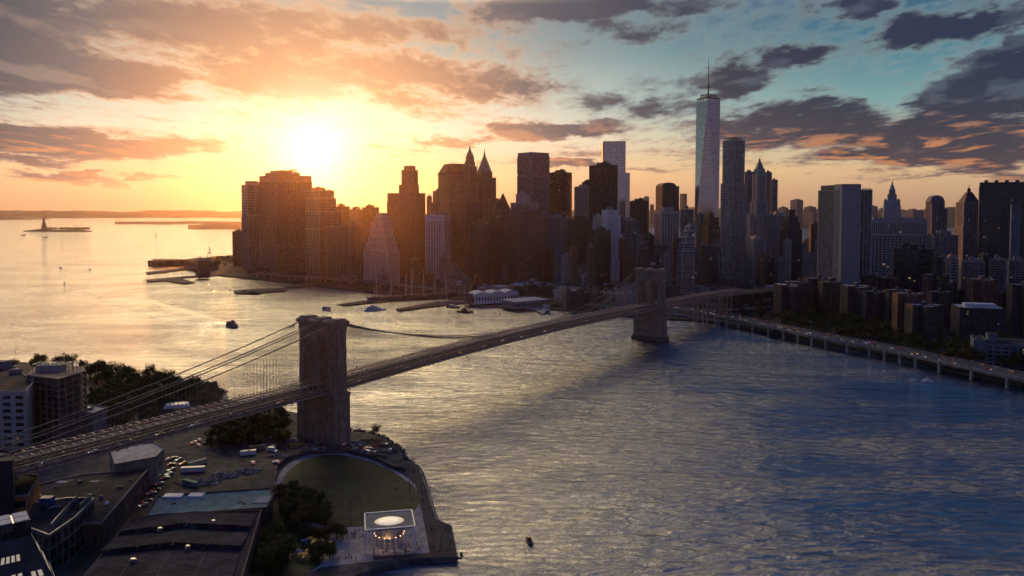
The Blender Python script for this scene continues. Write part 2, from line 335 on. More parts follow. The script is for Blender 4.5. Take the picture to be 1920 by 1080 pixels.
# ---------------------------------------------------------------- suspension bridge
BA = Vector((math.sin(R(35.9)), math.cos(R(35.9)), 0)); BP = Vector((BA.y, -BA.x, 0))     # along and across (to the camera's right)
BK = Vector((-123, 499, 0)); SPAN = 482.0
BRZ = math.atan2(-BP.y, -BP.x) + math.pi
bridge = empty('suspension_bridge', BK, math.atan2(BP.y, BP.x)); LBK = bridge
XS = .84; bridge.scale = (XS, 1, 1)
tag(bridge, 'stone towered suspension bridge crossing the river with lattice deck and four main cables', 'bridge')
# local frame: x across (+ towards the camera's right), y along towards the city, z up
def deckz(t):
    if t < 0: return 36.6+t*.012
    if t < SPAN: return 36.6+4.2*math.sin(math.pi*t/SPAN)+.4*t/SPAN
    u = t-SPAN; return 37.0-u*.022-max(0, u-150)**1.35*.0035
def tower_mesh(zbase):
    mb = MB(); H = 80.5
    # buttressed shafts: three piers, joined below the deck and above the arches
    def pier(x0, x1, y, z0, z1, k=1.0): mb.prism([(x0, -y), (x1, -y), (x1, y), (x0, y)], z0, z1, shrink=k)
    lv = [(zbase, 6, 23.2, 10.6), (6, 20, 22.7, 10.2), (20, 33.5, 22.2, 9.8)]
    for z0, z1, hx, hy in lv: mb.box(-hx, -hy, z0, hx, hy, z1)
    for z0, z1, hx, hy in lv:
        for cx, hw in ((-18.6, 4.4), (0, 4.4), (18.6, 4.4)):
            mb.box(cx-hw, -hy-1.3, z0, cx+hw, hy+1.3, z1-.8); mb.prism([(cx-hw, -hy-1.3), (cx+hw, -hy-1.3), (cx+hw, hy+1.3), (cx-hw, hy+1.3)], z1-.8, z1+.4, shrink=.93)
        mb.box(-hx-1.1, -5, z0, hx+1.1, 5, z1-.7)
    # shafts between the two arched openings (openings 10 m wide, centres +-9.4)
    def shaft(x0, x1, outer):
        for z0, z1, s_ in ((33.5, 52, 0), (52, 66, .35), (66, H-6, .6)):
            hy = 9.0-s_
            mb.box(x0+(s_ if outer < 0 else 0), -hy, z0, x1-(s_ if outer > 0 else 0), hy, z1)
            c = (x0+x1)/2 if outer == 0 else (x0+3.9 if outer < 0 else x1-3.9)
            mb.box(c-2.9, -hy-1.15, z0, c+2.9, hy+1.15, z1-.6)
            mb.prism([(c-2.9, -hy-1.15), (c+2.9, -hy-1.15), (c+2.9, hy+1.15), (c-2.9, hy+1.15)], z1-.6, z1+.4, shrink=.92)
            if outer: mb.box(*( (x0-.9+s_, -4.2, z0, x0+.5, 4.2, z1) if outer < 0 else (x1-.5, -4.2, z0, x1+.9-s_, 4.2, z1)))
    shaft(-21.6, -14.3, -1); shaft(-4.5, 4.5, 0); shaft(14.3, 21.6, 1)
    # pointed arches: springing 58, apex 69.5
    for cx in (-9.4, 9.4):
        hw = 4.9; zs, za = 57.5, 69.5; n = 10; prof = []
        for i in range(n+1):
            u = i/n; ang = u*math.acos(.5)                                     # equilateral-style arc
            prof.append((hw-(hw*2)*(1-math.cos(ang)), zs+(za-zs)*math.sin(ang)/math.sin(math.acos(.5))))
        left = [(-a, z) for a, z in prof]; outl = [(cx+a, z) for a, z in left]+[(cx+a, z) for a, z in prof[::-1][1:]]
        yy = 7.6
        for a, b in zip(outl[:-1], outl[1:]):
            k = len(mb.v); zt = H-6
            mb.v += [(a[0], -yy, a[1]), (b[0], -yy, b[1]), (b[0], -yy, zt), (a[0], -yy, zt), (a[0], yy, a[1]), (b[0], yy, b[1]), (b[0], yy, zt), (a[0], yy, zt)]
            mb.face([k, k+1, k+2, k+3]); mb.face([k+5, k+4, k+7, k+6]); mb.face([k+4, k+5, k+1, k])
    mb.box(-14.5, -7.4, H-6.01, -4.3, 7.4, H-5.0); mb.box(4.3, -7.4, H-6.01, 14.5, 7.4, H-5.0)
    return mb
def cornice_mesh():
    mb = MB(); H = 80.5
    for k, (z0, z1, e) in enumerate(((H-6, H-4.4, .3), (H-4.4, H-2.6, 0), (H-2.6, H-1.2, .9), (H-1.2, H+.4, 1.9))):
        mb.box(-21.6-e, -8.6-e, z0, 21.6+e, 8.6+e, z1)
        for cx in (-18.0, 0, 18.0): mb.box(cx-3.1-e, -9.7-e, z0+.02, cx+3.1+e, 9.7+e, z1-.02+(.3 if k == 3 else 0))
    for cx in (-18, 0, 18): mb.prism([(cx-5, -9.5), (cx+5, -9.5), (cx+5, 9.5), (cx-5, 9.5)], H+.6, H+2.2, shrink=.75)
    mb.box(-20, -7, H+.4, 20, 7, H+.9)
    return mb
def bed_mesh():                                           # string course at deck level
    mb = MB()
    for e, z0, z1 in ((.9, 32.6, 34.2), (1.6, 34.2, 35.0)):
        mb.box(-22.2-e, -9.9-e, z0, 22.2+e, 9.9+e, z1)
        for cx in (-18.6, 0, 18.6): mb.box(cx-4.6, -11.2-e, z0+.02, cx+4.6, 11.2+e, z1-.02)
    return mb
def saddles():
    mb = MB()
    for cx in (-17.8, -2.2, 2.2, 17.8): mb.box(cx-.9, -3, 79.2, cx+.9, 3, 81.6)
    return mb
for k, off in enumerate((0, SPAN)):
    t_ = tower_mesh(-2).build('tower', M['granite'], bridge, (0, off, 0)); tag(t_, 'twin arched granite tower nearer the camera' if k == 0 else 'twin arched granite tower at the city shore')
    t_.scale = (.93, .60, 1)
    cornice_mesh().build('cornice', M['granite'], t_); bed_mesh().build('string_course', M['granite'], t_)
    if k == 1:
        mb = MB(); mb.box(-25.5, -14, -3, 25.5, 14, 3.2); mb.prism([(-25, -13.5), (25, -13.5), (25, 13.5), (-25, 13.5)], 3.2, 5.2, shrink=.95); mb.build('plinth', M['granite_dark'], t_)
T0, T1, PAN = -300.0, SPAN+640.0, 4.6
NP = int((T1-T0)/PAN)
STR = []
mb = MB(); tr = MB(); st = MB(); wk = MB(); fl = MB(); rail = MB()
for i in range(NP):
    a, b = T0+i*PAN, T0+(i+1)*PAN; za, zb = deckz(a), deckz(b)
    susp = -290 < a < SPAN+290
    def slab(tgt, x0, x1, dz0, dz1):
        k = len(tgt.v)
        tgt.v += [(x0,a,za+dz0),(x1,a,za+dz0),(x1,b,zb+dz0),(x0,b,zb+dz0),(x0,a,za+dz1),(x1,a,za+dz1),(x1,b,zb+dz1),(x0,b,zb+dz1)]
        for q in ((4,5,6,7),(0,1,5,4),(1,2,6,5),(2,3,7,6),(3,0,4,7),(3,2,1,0)): tgt.face([k+j for j in q])
    slab(mb, -13.0, 13.0, -1.1, -.55)
    for x0, x1 in ((-12.4, -3.0), (3.0, 12.4)): slab(fl, x0, x1, -.5, -.12)
    intower = abs((a+b)/2) < 10 or abs((a+b)/2-SPAN) < 10
    if susp:
        slab(wk, -2.3, 2.3, 3.3, 3.6)
        for x in (-13.1, 13.1):
            slab(tr, x-.2, x+.2, -1.5, -1.1); slab(tr, x-.22, x+.22, 2.5, 2.9); slab(tr, x-.14, x+.14, .9, 1.1)
            tr.beam((x, a, za-1.2), (x, a, za+2.6), .35); tr.beam((x, a, za-1.2), (x, b, zb+2.6), .22); tr.beam((x, a, za+2.6), (x, b, zb-1.2), .22)
        for x in (-8.9, -2.7, 2.7, 8.9):
            slab(tr, x-.22, x+.22, 4.7, 5.15); slab(tr, x-.18, x+.18, -.1, .25)
            tr.beam((x, a, za), (x, a, za+4.8), .3)
            if abs(x) > 5 and i % 2 == 0: tr.beam((x, a, za), (x, b, zb+4.8), .16)
        if i % 2 == 0 or True:
            for s in (-1, 1):
                if s > 0 and -230 < a < 200: q_ = MB(); q_.beam((s*2.7, a, za+5.25), (s*8.9, a, za+5.25), .5, .34); STR.append(q_)
                else: st.beam((s*2.7, a, za+5.25), (s*8.9, a, za+5.25), .5, .34)
        mb.box(-13, a-.25, za-2.2, 13, a+.25, za-1.15)
        for x in (-2.25, 2.25):
            rail.beam((x, a, za+3.6), (x, a, za+4.7), .12); rail.beam((x, a, za+4.7), (x, b, zb+4.7), .12)
        if i % 4 == 0:
            for x in (-2.5, 2.5): rail.beam((x, a, za+4.6), (x, a, za+8.2), .2); rail.beam((x, a, za+8.2), (x*.6, a, za+8.4), .22)
    else:
        for x in (-13.1, 13.1): slab(tr, x-.25, x+.25, -2.8, 1.1)
        slab(tr, -.25, .25, -.1, 1.0)
dk = mb.build('deck', M['bridge_steel'], bridge); fl.build('roadway', M['asphalt'], dk); tr.build('truss', M['bridge_steel'], bridge)
[q_.build('overhead_strut', M['strut'], bridge) for q_ in STR[:100]]; tag(st.build('overhead_strut_rows', M['strut'], bridge), kind='stuff'); w_ = wk.build('walkway', M['walk'], bridge); rail.build('railing', M['bridge_steel'], w_)
# lane dashes
mb = MB()
for i in range(150):
    t = -280+i*7.5; z = deckz(t+1.2)-.10
    for x in (-9.6, -6.2, 6.2, 9.6, 10.9): mb.box(x-.12, t, z-.01, x+.12, t+2.6, z+.012)
mb.build('lane_marking', M['paint_white'], dk)
# approach piers beyond the city tower
for t in range(int(SPAN+150), int(SPAN+640), 44):
    mb = MB(); z = deckz(t)-2.6
    if t < SPAN+280:
        for x in (-11, -4, 4, 11): mb.box(x-.9, t-1.2, 2.3, x+.9, t+1.2, z)
        mb.box(-12.5, t-1, z-1.2, 12.5, t+1, z+.6); mb.build('approach_pier', M['bridge_steel'], bridge)
    else: mb.box(-12, t-8, 2.3, 12, t+8, z+.4); mb.build('approach_pier', M['brick_dark'], bridge)
def cable_z(t, outer):
    top = 80.9
    if 0 <= t <= SPAN: u = (t/SPAN-.5)*2; lowz = 43.6; return lowz+(top-lowz)*u*u
    u = (-t if t < 0 else t-SPAN)/284.0; u = min(u, 1.0); return top+(35-top)*u-10.5*4*u*(1-u)*.62
for k, xb in enumerate((-1, -.12, .12, 1)):
    pts = []
    def cx(t):
        xt = 17.8*(1 if xb > 0 else -1) if abs(xb) == 1 else (2.2 if xb > 0 else -2.2)
        xd = 13.3*(1 if xb > 0 else -1) if abs(xb) == 1 else (3.1 if xb > 0 else -3.1)
        u = min(1, (abs(t) if t < SPAN/2 else abs(t-SPAN))/200.0); return xt+(xd-xt)*u
    t = -284
    while t <= SPAN+284: pts.append((cx(t), t, cable_z(t, True))); t += 8
    mb = MB(); mb.tube(pts, .34, 6); c_ = mb.build('main_cable', M['bridge_cable'], bridge)
    rope = MB(); t = -272; kk = 0
    while t < SPAN+272:
        z1 = cable_z(t, True); z0 = deckz(t)+(2.8 if abs(xb) == 1 else 5)
        if z1-z0 > .6 and not abs(t) < 11 and not abs(t-SPAN) < 11:
            if abs(xb) == 1 and -200 < t < 30 and kk < 46: m1 = MB(); m1.beam((cx(t), t, z0), (cx(t), t, z1), .075); m1.build('suspender', M['bridge_cable'], bridge); kk += 1
            else: rope.beam((cx(t), t, z0), (cx(t), t, z1), .075)
        t += PAN/2 if -200 < t < 320 else PAN
    for s0, sg in ((0, -1), (0, 1), (SPAN, -1), (SPAN, 1)):      # fan of diagonal stays
        for q in range(4, 26):
            t = s0+sg*q*PAN; rope.beam((cx(s0), s0+sg*9.5, 78.6), (cx(t), t, deckz(t)+(2.8 if abs(xb) == 1 else 5)), .05)
    tag(rope.build('suspender_net', M['bridge_cable'], bridge), kind='stuff')
def flag(loc, label, group=None):
    f_ = empty('flag', loc); f_.scale = (.75, .75, .75); tag(f_, label, 'flag')
    mb = MB(); mb.lathe((0, 0, 0), [(.16, 0), (.1, 9.5), (.2, 9.6), (.02, 9.9)], 8); mb.build('pole', M['paint_white'], f_)
    def cloth(i0, i1, j0, j1, off, col, name):
        m2 = MB(); n = 12
        for side_ in (off,):
            for j in (j0, j1):
                for i in range(n+1):
                    u = i0+(i1-i0)*i/n; m2.v.append((.15+u*7.2, math.sin(u*6)*.45*u+side_, 5.2+j*4.2-u*.5))
        for i in range(n): m2.face([i, i+1, n+2+i, n+1+i], 0, True)
        o = m2.build(name, col, f_); s_ = o.modifiers.new('s', 'SOLIDIFY'); s_.thickness = .04 if name == 'stripe' else .07; s_.offset = 0
    for k in range(13): cloth(0 if k < 6 else .4, 1, k/13, (k+1)/13, 0, M['car_red'] if k % 2 == 0 else M['paint_white'], 'stripe') if k < 6 else cloth(.4, 1, k/13, (k+1)/13, 0, M['car_red'] if k % 2 == 0 else M['paint_white'], 'stripe')
    cloth(0, .4, 6/13, 1, 0, M['car_blue'], 'canton')
tp = bridge.matrix_world
bm_ = Matrix.Translation(BK) @ Matrix.Rotation(math.atan2(BP.y, BP.x), 4, 'Z') @ Matrix.Diagonal((XS, 1, 1, 1))
flag(bm_ @ Vector((0, 0, 82.6)), 'striped flag flying on the top of the nearer stone bridge tower')
flag(bm_ @ Vector((0, SPAN, 82.6)), 'striped flag flying on the top of the city-side stone bridge tower')
def bridge_pt(x, t, dz=-.12): return bm_ @ Vector((x, t, deckz(t)+dz))
BR_ANG = math.atan2(BA.y, BA.x)
# ---------------------------------------------------------------- buildings of the city
STY = {  # bay width, pier width, floor height, spandrel height, pier depth, spandrel depth
 'pier': (5.2, 2.0, 4.0, .9, 1.1, .35), 'fins': (3.4, 1.5, 4.0, .5, 1.2, .2), 'grid': (4.6, 1.5, 3.9, 1.7, .7, .5), 'band': (16, .8, 3.9, 1.9, .5, .45),
 'glass': (3.0, .16, 4.0, .35, .18, .12), 'brick': (5.0, 3.1, 3.5, 1.9, .5, .35), 'fine': (4.2, 2.2, 3.7, 1.3, .6, .4), 'balc': (7.0, .7, 3.3, 1.3, .3, 1.3),
 'window_grid': (6.5, 2.0, 4.4, 1.6, .8, .5), 'blank': None }
def lattice(mb, x0, y0, x1, y1, z0, z1, sty, top_band=1.6):
    bay, pw, fh, sp, dp, ds = sty; nf = max(1, round((z1-z0-top_band)/fh)); fh = (z1-z0-top_band)/nf
    cp = min(pw*.8+.5, (x1-x0)/4, (y1-y0)/4)
    for (ax, ay) in ((x0, y0), (x1, y0), (x1, y1), (x0, y1)):          # corner posts
        mb.box(min(ax, ax+(cp if ax == x0 else -cp)) - (dp if ax == x0 else 0), min(ay, ay+(cp if ay == y0 else -cp)) - (dp if ay == y0 else 0), z0,
               max(ax, ax+(cp if ax == x0 else -cp)) + (dp if ax == x1 else 0), max(ay, ay+(cp if ay == y0 else -cp)) + (dp if ay == y1 else 0), z1+.6, bottom=False)
    for (L, fx) in ((x1-x0, True), (y1-y0, False)):
        n = max(1, round(L/bay)); st_ = L/n
        for side in (0, 1):
            for i in range(1, n):
                c = i*st_
                if fx: y_ = y0 if side == 0 else y1; mb.box(x0+c-pw/2, y_-(dp-.04 if side == 0 else .3), z0, x0+c+pw/2, y_+(.3 if side == 0 else dp-.04), z1-.02, bottom=False)
                else: x_ = x0 if side == 0 else x1; mb.box(x_-(dp-.04 if side == 0 else .3), y0+c-pw/2, z0, x_+(.3 if side == 0 else dp-.04), y0+c+pw/2, z1-.02, bottom=False)
            for k in range(nf+1):
                za = z0+k*fh-(sp*.5 if k else 0); zb = za+sp if k < nf else z1+.3
                if fx: y_ = y0 if side == 0 else y1; mb.box(x0+cp*.5, y_-(ds if side == 0 else .28), za, x1-cp*.5, y_+(.28 if side == 0 else ds), zb)
                else: x_ = x0 if side == 0 else x1; mb.box(x_-(ds if side == 0 else .28), y0+cp*.5, za, x_+(.28 if side == 0 else ds), y1-cp*.5, zb)
FRAME = {}
def footprint(xl, xc, xr, D, al, ytop):
    """corner at column xc and distance D, right-hand face running back at angle al, left-hand face square to it"""
    P = atD(xc, ytop, D); zt = P.z
    v = Vector((math.cos(al), math.sin(al))); u = Vector((-math.sin(al), math.cos(al)))
    def hit(px, d):
        k = (px-960)/F
        # (P.x+s*d.x) = k*(P.y+s*d.y) (level line of sight)
        den = d.x-k*d.y
        return (k*P.y-P.x)/den if abs(den) > 1e-4 else 20.0
    kk = P.x/P.y*F+960
    s = hit(xl+(kk-xc), u); t = hit(xr+(kk-xc), v)
    s = 8 if 0 <= s < 8 else 110 if (s < 0 or s > 110) else s; t = 8 if 0 <= t < 8 else 150 if (t < 0 or t > 150) else t
    return P, s, t
def tower(name, label, xl, xc, xr, ytop, D=None, yb=None, al=35, wall='stone_grey', glass='glass', sty='grid', tiers=None, parts=(), group=None, cat=None, z0=2.3, pent=True, depth=None, width=None, roofm='roof', seed=0):
    if D is None: D = D_of(yb)
    a_, b_ = max(1, xc-xl), max(1, xr-xc)
    if not depth:
        rt = (a_/math.sin(R(al)))/(b_/math.cos(R(al)))
        if rt > 1.9: al = math.degrees(math.atan(a_/b_/1.6))
        if rt < .55: al = math.degrees(math.atan(a_/b_/.62))
        al = min(84, max(4, al))
    al = R(al)-math.atan((xc-960)/F); P, dl, wr = footprint(xl, xc, xr, D, al, ytop)
    if depth: dl = depth
    if width: wr = width
    zt = P.z; zf = lambda y: z_at(y, P.y)
    o = empty(name, (P.x, P.y, z0), al); tag(o, label, cat or name.replace('_', ' '), group)
    H = zt-z0; W = MB(); Gl = MB(); Rf = MB(); B = MB()
    tiers = tiers or [(0, 0, 1, 1, None)]
    zprev = 0
    rnd = random.Random(hash(label) % 1000 if False else len(label)*7+int(xc))
    for n, t in enumerate(tiers):
        x0, y0, x1, y1 = t[0]*wr, t[1]*dl, t[2]*wr, t[3]*dl
        zt_ = H if t[4] is None else zf(t[4])-z0
        s_ = STY[t[5] if len(t) > 5 and t[5] else sty]; za = t[6] if len(t) > 6 else zprev
        e = .003*n
        if s_ is None: W.box(x0, y0, za, x1, y1, zt_)
        else:
            Gl.box(x0+.02, y0+.02, za, x1-.02, y1-.02, zt_-.25, bottom=False); lattice(W, x0, y0, x1, y1, za, zt_, s_)
        Rf.box(x0+.3, y0+.3, zt_-.35, x1-.3, y1-.3, zt_+.1)
        zprev = zt_
    W.build('wall', M[wall], o); Gl.build('glazing', M[glass], o); rf = Rf.build('roof', M[roofm], o)
    t = tiers[-1]; x0, y0, x1, y1 = t[0]*wr, t[1]*dl, t[2]*wr, t[3]*dl
    lx, ly = x1-x0, y1-y0
    if pent:
        k = MB(); hh = min(7, 2.5+.12*min(lx, ly)); a = rnd.uniform(.15, .35); b = rnd.uniform(.65, .85)
        k.box(x0+lx*a, y0+ly*.25, zprev+.1, x0+lx*b, y0+ly*.75, zprev+hh); k.box(x0+lx*(a+.05), y0+ly*.3, zprev+hh, x0+lx*(a+.2), y0+ly*.5, zprev+hh+2)
        k.build('penthouse', M[wall if wall != 'white' else 'stone_grey'], o)
        for q in range(rnd.randint(3, 5)):
            k = MB(); ux, uy = x0+lx*rnd.uniform(.08, .9), y0+ly*rnd.choice((.1, .15, .85)); k.box(ux, uy, zprev+.1, ux+rnd.uniform(1.5, 3.5), uy+2, zprev+rnd.uniform(1.5, 3)); k.build('roof_plant', M['steel'], rf)
    ctx = dict(o=o, w=wr, d=dl, H=H, z0=z0, zf=lambda y: z_at(y, P.y)-z0, P=P, sc=P.y/F)
    FRAME[label] = ctx
    return ctx
def add(ctx, name, mb, m, parent=None): return mb.build(name, M[m], parent or ctx['o'])
def pole(ctx, name, x, y, z0, z1, r=.5, m='steel'):
    mb = MB(); mb.lathe((x, y, 0), [(r, z0), (r*.7, (z0+z1)/2), (r*.15, z1)], 6); return add(ctx, name, mb, m)
def wtank(ctx, x, y, z, r=2.2):
    mb = MB()
    for a in range(4): mb.beam((x+math.cos(a*1.57)*r*.7, y+math.sin(a*1.57)*r*.7, z), (x+math.cos(a*1.57)*r*.7, y+math.sin(a*1.57)*r*.7, z+3), .3)
    mb.lathe((x, y, z), [(r, 3), (r, 7), (.1, 8.6)], 12); return add(ctx, 'water_tank', mb, 'timber')
E = {}
# --- left cluster in front of the sun
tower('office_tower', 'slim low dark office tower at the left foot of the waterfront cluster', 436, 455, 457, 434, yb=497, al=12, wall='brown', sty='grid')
E['a'] = tower('office_tower', 'tall tower with pale vertical ribs behind the widest waterfront slab, near the harbour point', 453, 464, 492, 345, yb=504, al=22, wall='stone_grey', sty='pier', tiers=[(0,0,1,1,404,'fins'),(0,0,1,1,346,'band'),(.15,.2,.8,.8,339,'blank')], pent=False)
c = tower('office_tower', 'widest ribbed waterfront slab tower with stepped flat roof, left of the sun glow', 486, 517, 584, 328, yb=513, al=24, wall='stone_tan', sty='pier', tiers=[(0,0,1,1,461,'grid'),(0,0,1,1,340,'fins'),(0,0,1,1,328,'blank'),(.12,.1,.72,.9,322,'blank'),(.22,.2,.55,.8,318,'blank')], pent=False)
mb = MB()
for i in range(8):
    for j in range(3): mb.beam((c['w']*.55+i*2.5, c['d']*.3+j*4, c['H']+8), (c['w']*.55+i*2.5, c['d']*.3+j*4, c['H']+16), .4)
for j in range(3): mb.beam((c['w']*.55, c['d']*.3+j*4, c['H']+16), (c['w']*.55+17.5, c['d']*.3+j*4, c['H']+16), .4)
add(c, 'antenna_frame', mb, 'steel')
tower('office_tower', 'banded tower stepping down to the right just below the setting sun', 572, 598, 626, 357, yb=521, al=28, wall='stone_tan', sty='band', tiers=[(0,0,1.42,1,430,'band'),(0,0,1.28,1,398),(0,0,1.14,1,372),(0,0,1,1,357)])
tower('office_tower', 'low stepped block behind the banded tower below the sun', 627, 640, 655, 387, D=1800, wall='brown', sty='band')
tower('office_tower', 'pale flat block behind the ribbed black glass building below the sun glow', 652, 668, 685, 393, D=1880, wall='stone_tan', sty='fine')
tower('office_tower', 'small square topped tower behind the ribbed black glass building', 680, 694, 710, 389, D=1780, wall='darkbrown', sty='grid')
tower('office_tower', 'broad ribbed black glass building beside the ziggurat on the waterfront', 611, 657, 697, 425, yb=528, al=42, wall='stone_tan', glass='glass_dark', sty='pier')
c = tower('ziggurat_tower', 'pale setback ziggurat office block on the waterfront road', 682, 726, 748, 402, yb=533, al=22, wall='stone_pale', sty='fine', pent=False,
 tiers=[(0,0,1,1,470),(.0,.05,.92,.88,456),(0,.1,.85,.8,443),(0,.16,.8,.72,430),(0,.2,.74,.64,417),(0,.26,.68,.56,407),(.1,.3,.6,.5,400)])
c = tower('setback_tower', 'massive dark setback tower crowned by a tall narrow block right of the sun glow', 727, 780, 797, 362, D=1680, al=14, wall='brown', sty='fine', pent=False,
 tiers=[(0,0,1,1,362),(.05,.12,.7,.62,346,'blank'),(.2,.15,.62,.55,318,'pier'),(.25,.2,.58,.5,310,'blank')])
pole(c, 'antenna', c['w']*.4, c['d']*.32, c['zf'](310), c['zf'](301), .5)
tower('office_tower', 'low wing with overhanging roof edge left of the massive setback tower', 726, 738, 748, 377, D=1740, al=20, wall='darkbrown', sty='band')
tower('office_building', 'white gridded waterfront building with a blank white top band', 798, 832, 849, 403, yb=524, al=30, wall='white', glass='glass_dark', sty='window_grid', tiers=[(0,0,1,1,414,'window_grid'),(-.02,-.02,1.02,1.02,403,'blank')], roofm='roof_pale')
c = tower('office_building', 'white mural building with dark meander lines beside the gridded white one', 842, 843.5, 863, 441, yb=519, al=4, wall='white', sty='blank', tiers=[(0,0,1,1,452,'blank'),(0,0,.8,1,446,'blank'),(.1,0,.6,1,439,'blank')], pent=False, depth=30)
mb = MB(); z = c['zf']; w_ = c['w']
for pts in ([(0,.1),(.3,.1),(.3,.2),(.75,.2),(.75,.08),(1,.08)],[(0,.45),(.15,.45),(.15,.35),(.6,.35),(.6,.5),(.35,.5),(.35,.7),(.15,.7)],[(.6,.5),(.6,.8),(1,.8)],[(0,.85),(.4,.85),(.4,.95)],[(.9,.2),(.9,.38),(1,.38)]):
    q = [(a*w_, -.12, z(452)+(z(518)-z(452))*b) for a, b in pts]
    for a, b in zip(q[:-1], q[1:]): mb.beam(a, b, .9, .9)
add(c, 'meander_line', mb, 'darkbrown')
tower('apartment_building', 'pale low block under the white mural building', 826, 850, 874, 502, yb=527, al=18, wall='stone_pale', sty='brick')
c = tower('museum_building', 'plain windowless waterfront hall with a white sign panel', 833, 856, 885, 523, yb=544, al=10, wall='stone_tan', sty='blank')
mb = MB(); mb.box(c['w']*-.0+1, -.5, c['H']*.45, 10, -.02, c['H']*.85); add(c, 'sign_panel', mb, 'paint_white')
mb = MB(); mb.box(2.5, -.58, c['H']*.58, 8.5, -.51, c['H']*.7); add(c, 'sign_lettering_bar', mb, 'darkbrown')
c = tower('mansard_tower', 'tower with a sloping mansard roof left of the two spires', 822, 838, 882, 324, D=1720, al=18, wall='stone_tan', sty='fine', pent=False)
mb = MB(); mb.prism([(-1, -1), (c['w']+1, -1), (c['w']+1, c['d']+1), (-1, c['d']+1)], c['H'], c['zf'](306), shrink=.62); mb.box(-1.5, -1.5, c['H']-2, c['w']+1.5, c['d']+1.5, c['H']+.01); add(c, 'mansard_roof', mb, 'roof')
tower('office_tower', 'narrow stone shaft between the setback tower and the mansard roof', 800, 805, 809, 369, D=1850, wall='stone_tan', sty='blank')
tower('office_tower', 'stepped stone wing at the left of the mansard roofed tower', 812, 820, 836, 358, D=1790, al=20, wall='stone_tan', sty='fine', tiers=[(-.4,0,1,1,395),(-.2,0,1,1,380),(0,0,1,1,358)])
c = tower('spired_tower', 'stone skyscraper with a gothic lantern crown, left one of the two spires', 869, 878, 893, 312, D=1720, al=35, wall='stone_tan', sty='pier', pent=False, tiers=[(-.6,-.3,1.3,1.3,388),(-.2,-.1,1.1,1.1,345),(0,0,1,1,312)])
mb = MB(); cx, cy = c['w']/2, c['d']/2; h = c['zf']; z0_ = c['H']; q = c['w']/2*1.1
mb.lathe((cx, cy, 0), [(q*1.0, z0_), (q*1.0, h(303)), (q*.82, h(302)), (q*.8, h(295)), (q*.62, h(290)), (q*.55, h(287)), (q*.3, h(283)), (q*.18, h(279)), (.3, h(271))], 8, smooth=False); add(c, 'lantern_crown', mb, 'stone_tan')
c = tower('spired_tower', 'skyscraper with a steep green pyramid roof and needle, right one of the two spires', 895, 906, 922, 322, D=1760, al=35, wall='stone_tan', sty='pier', pent=False, tiers=[(-.2,-.2,1.7,1.1,372),(0,0,1.45,1,333),(0,0,1,1,322)])
mb = MB(); mb.prism([(0, 0), (c['w'], 0), (c['w'], c['d']), (0, c['d'])], c['H'], c['zf'](294), shrink=.24); add(c, 'pyramid_roof', mb, 'copper')
mb = MB(); mb.lathe((c['w']/2, c['d']/2, 0), [(3, c['zf'](295)), (2.4, c['zf'](288)), (1, c['zf'](285)), (.2, c['zf'](275))], 8); add(c, 'spire', mb, 'copper')
mb = MB()
for k in range(7):
    z_ = c['zf'](330-k*4.5)
    mb.box(-16, -2, z_-.4, -2, 8, z_)
for x_ in (-15.5, -9, -3): mb.beam((x_, 0, c['zf'](345)), (x_, 0, c['zf'](301)), .5)
add(c, 'open_scaffold', mb, 'steel')
c = tower('pyramid_roofed_tower', 'lower tower with a small steep pyramid roof right of the two spires', 929, 940, 957, 392, D=1640, al=35, wall='stone_tan', sty='fine', pent=False)
mb = MB(); mb.prism([(0, 0), (c['w'], 0), (c['w'], c['d']), (0, c['d'])], c['H'], c['zf'](362), shrink=.05); add(c, 'pyramid_roof', mb, 'slate')
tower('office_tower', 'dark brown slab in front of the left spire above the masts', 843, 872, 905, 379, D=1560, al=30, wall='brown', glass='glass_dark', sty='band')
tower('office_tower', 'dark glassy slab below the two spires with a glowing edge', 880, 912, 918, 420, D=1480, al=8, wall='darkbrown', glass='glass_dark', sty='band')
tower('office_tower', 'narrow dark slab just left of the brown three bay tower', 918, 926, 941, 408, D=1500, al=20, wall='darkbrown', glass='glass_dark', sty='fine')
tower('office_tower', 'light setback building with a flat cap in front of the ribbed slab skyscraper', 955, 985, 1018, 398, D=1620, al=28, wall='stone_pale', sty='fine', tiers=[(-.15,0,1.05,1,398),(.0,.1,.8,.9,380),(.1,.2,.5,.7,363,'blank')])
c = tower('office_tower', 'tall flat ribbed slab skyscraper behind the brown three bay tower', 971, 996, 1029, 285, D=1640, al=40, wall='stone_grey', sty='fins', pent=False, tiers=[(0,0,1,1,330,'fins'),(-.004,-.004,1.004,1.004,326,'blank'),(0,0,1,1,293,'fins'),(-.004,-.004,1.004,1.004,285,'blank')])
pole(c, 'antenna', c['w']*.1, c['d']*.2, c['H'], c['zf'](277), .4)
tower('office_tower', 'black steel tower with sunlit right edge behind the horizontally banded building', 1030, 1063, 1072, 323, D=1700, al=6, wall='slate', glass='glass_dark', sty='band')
tower('office_tower', 'brown three bay tower with dark vertical recesses above the market piers', 937, 972, 1018, 395, yb=530, al=34, wall='stone_tan', glass='glass_dark', sty='grid', pent=True,
 tiers=[(0,0,.46,.44,395),(0,.56,.46,1,396,'grid',0),(.54,0,1,.5,397,'grid',0),(.04,.1,.96,.94,393,'band',0)])
tower('office_building', 'grey building with horizontal window bands and white roof plant', 1014, 1053, 1069, 408, yb=528, al=26, wall='stone_grey', sty='grid')
tower('office_tower', 'low ribbed grey tower left of the dark twin block', 1078, 1104, 1109, 350, D=1700, al=10, wall='stone_pale', sty='fins')
tower('office_tower', 'plain dark wing stepping up between the ribbed tower and the dark block', 1091, 1107, 1112, 341, D=1720, al=10, wall='slate', sty='blank')
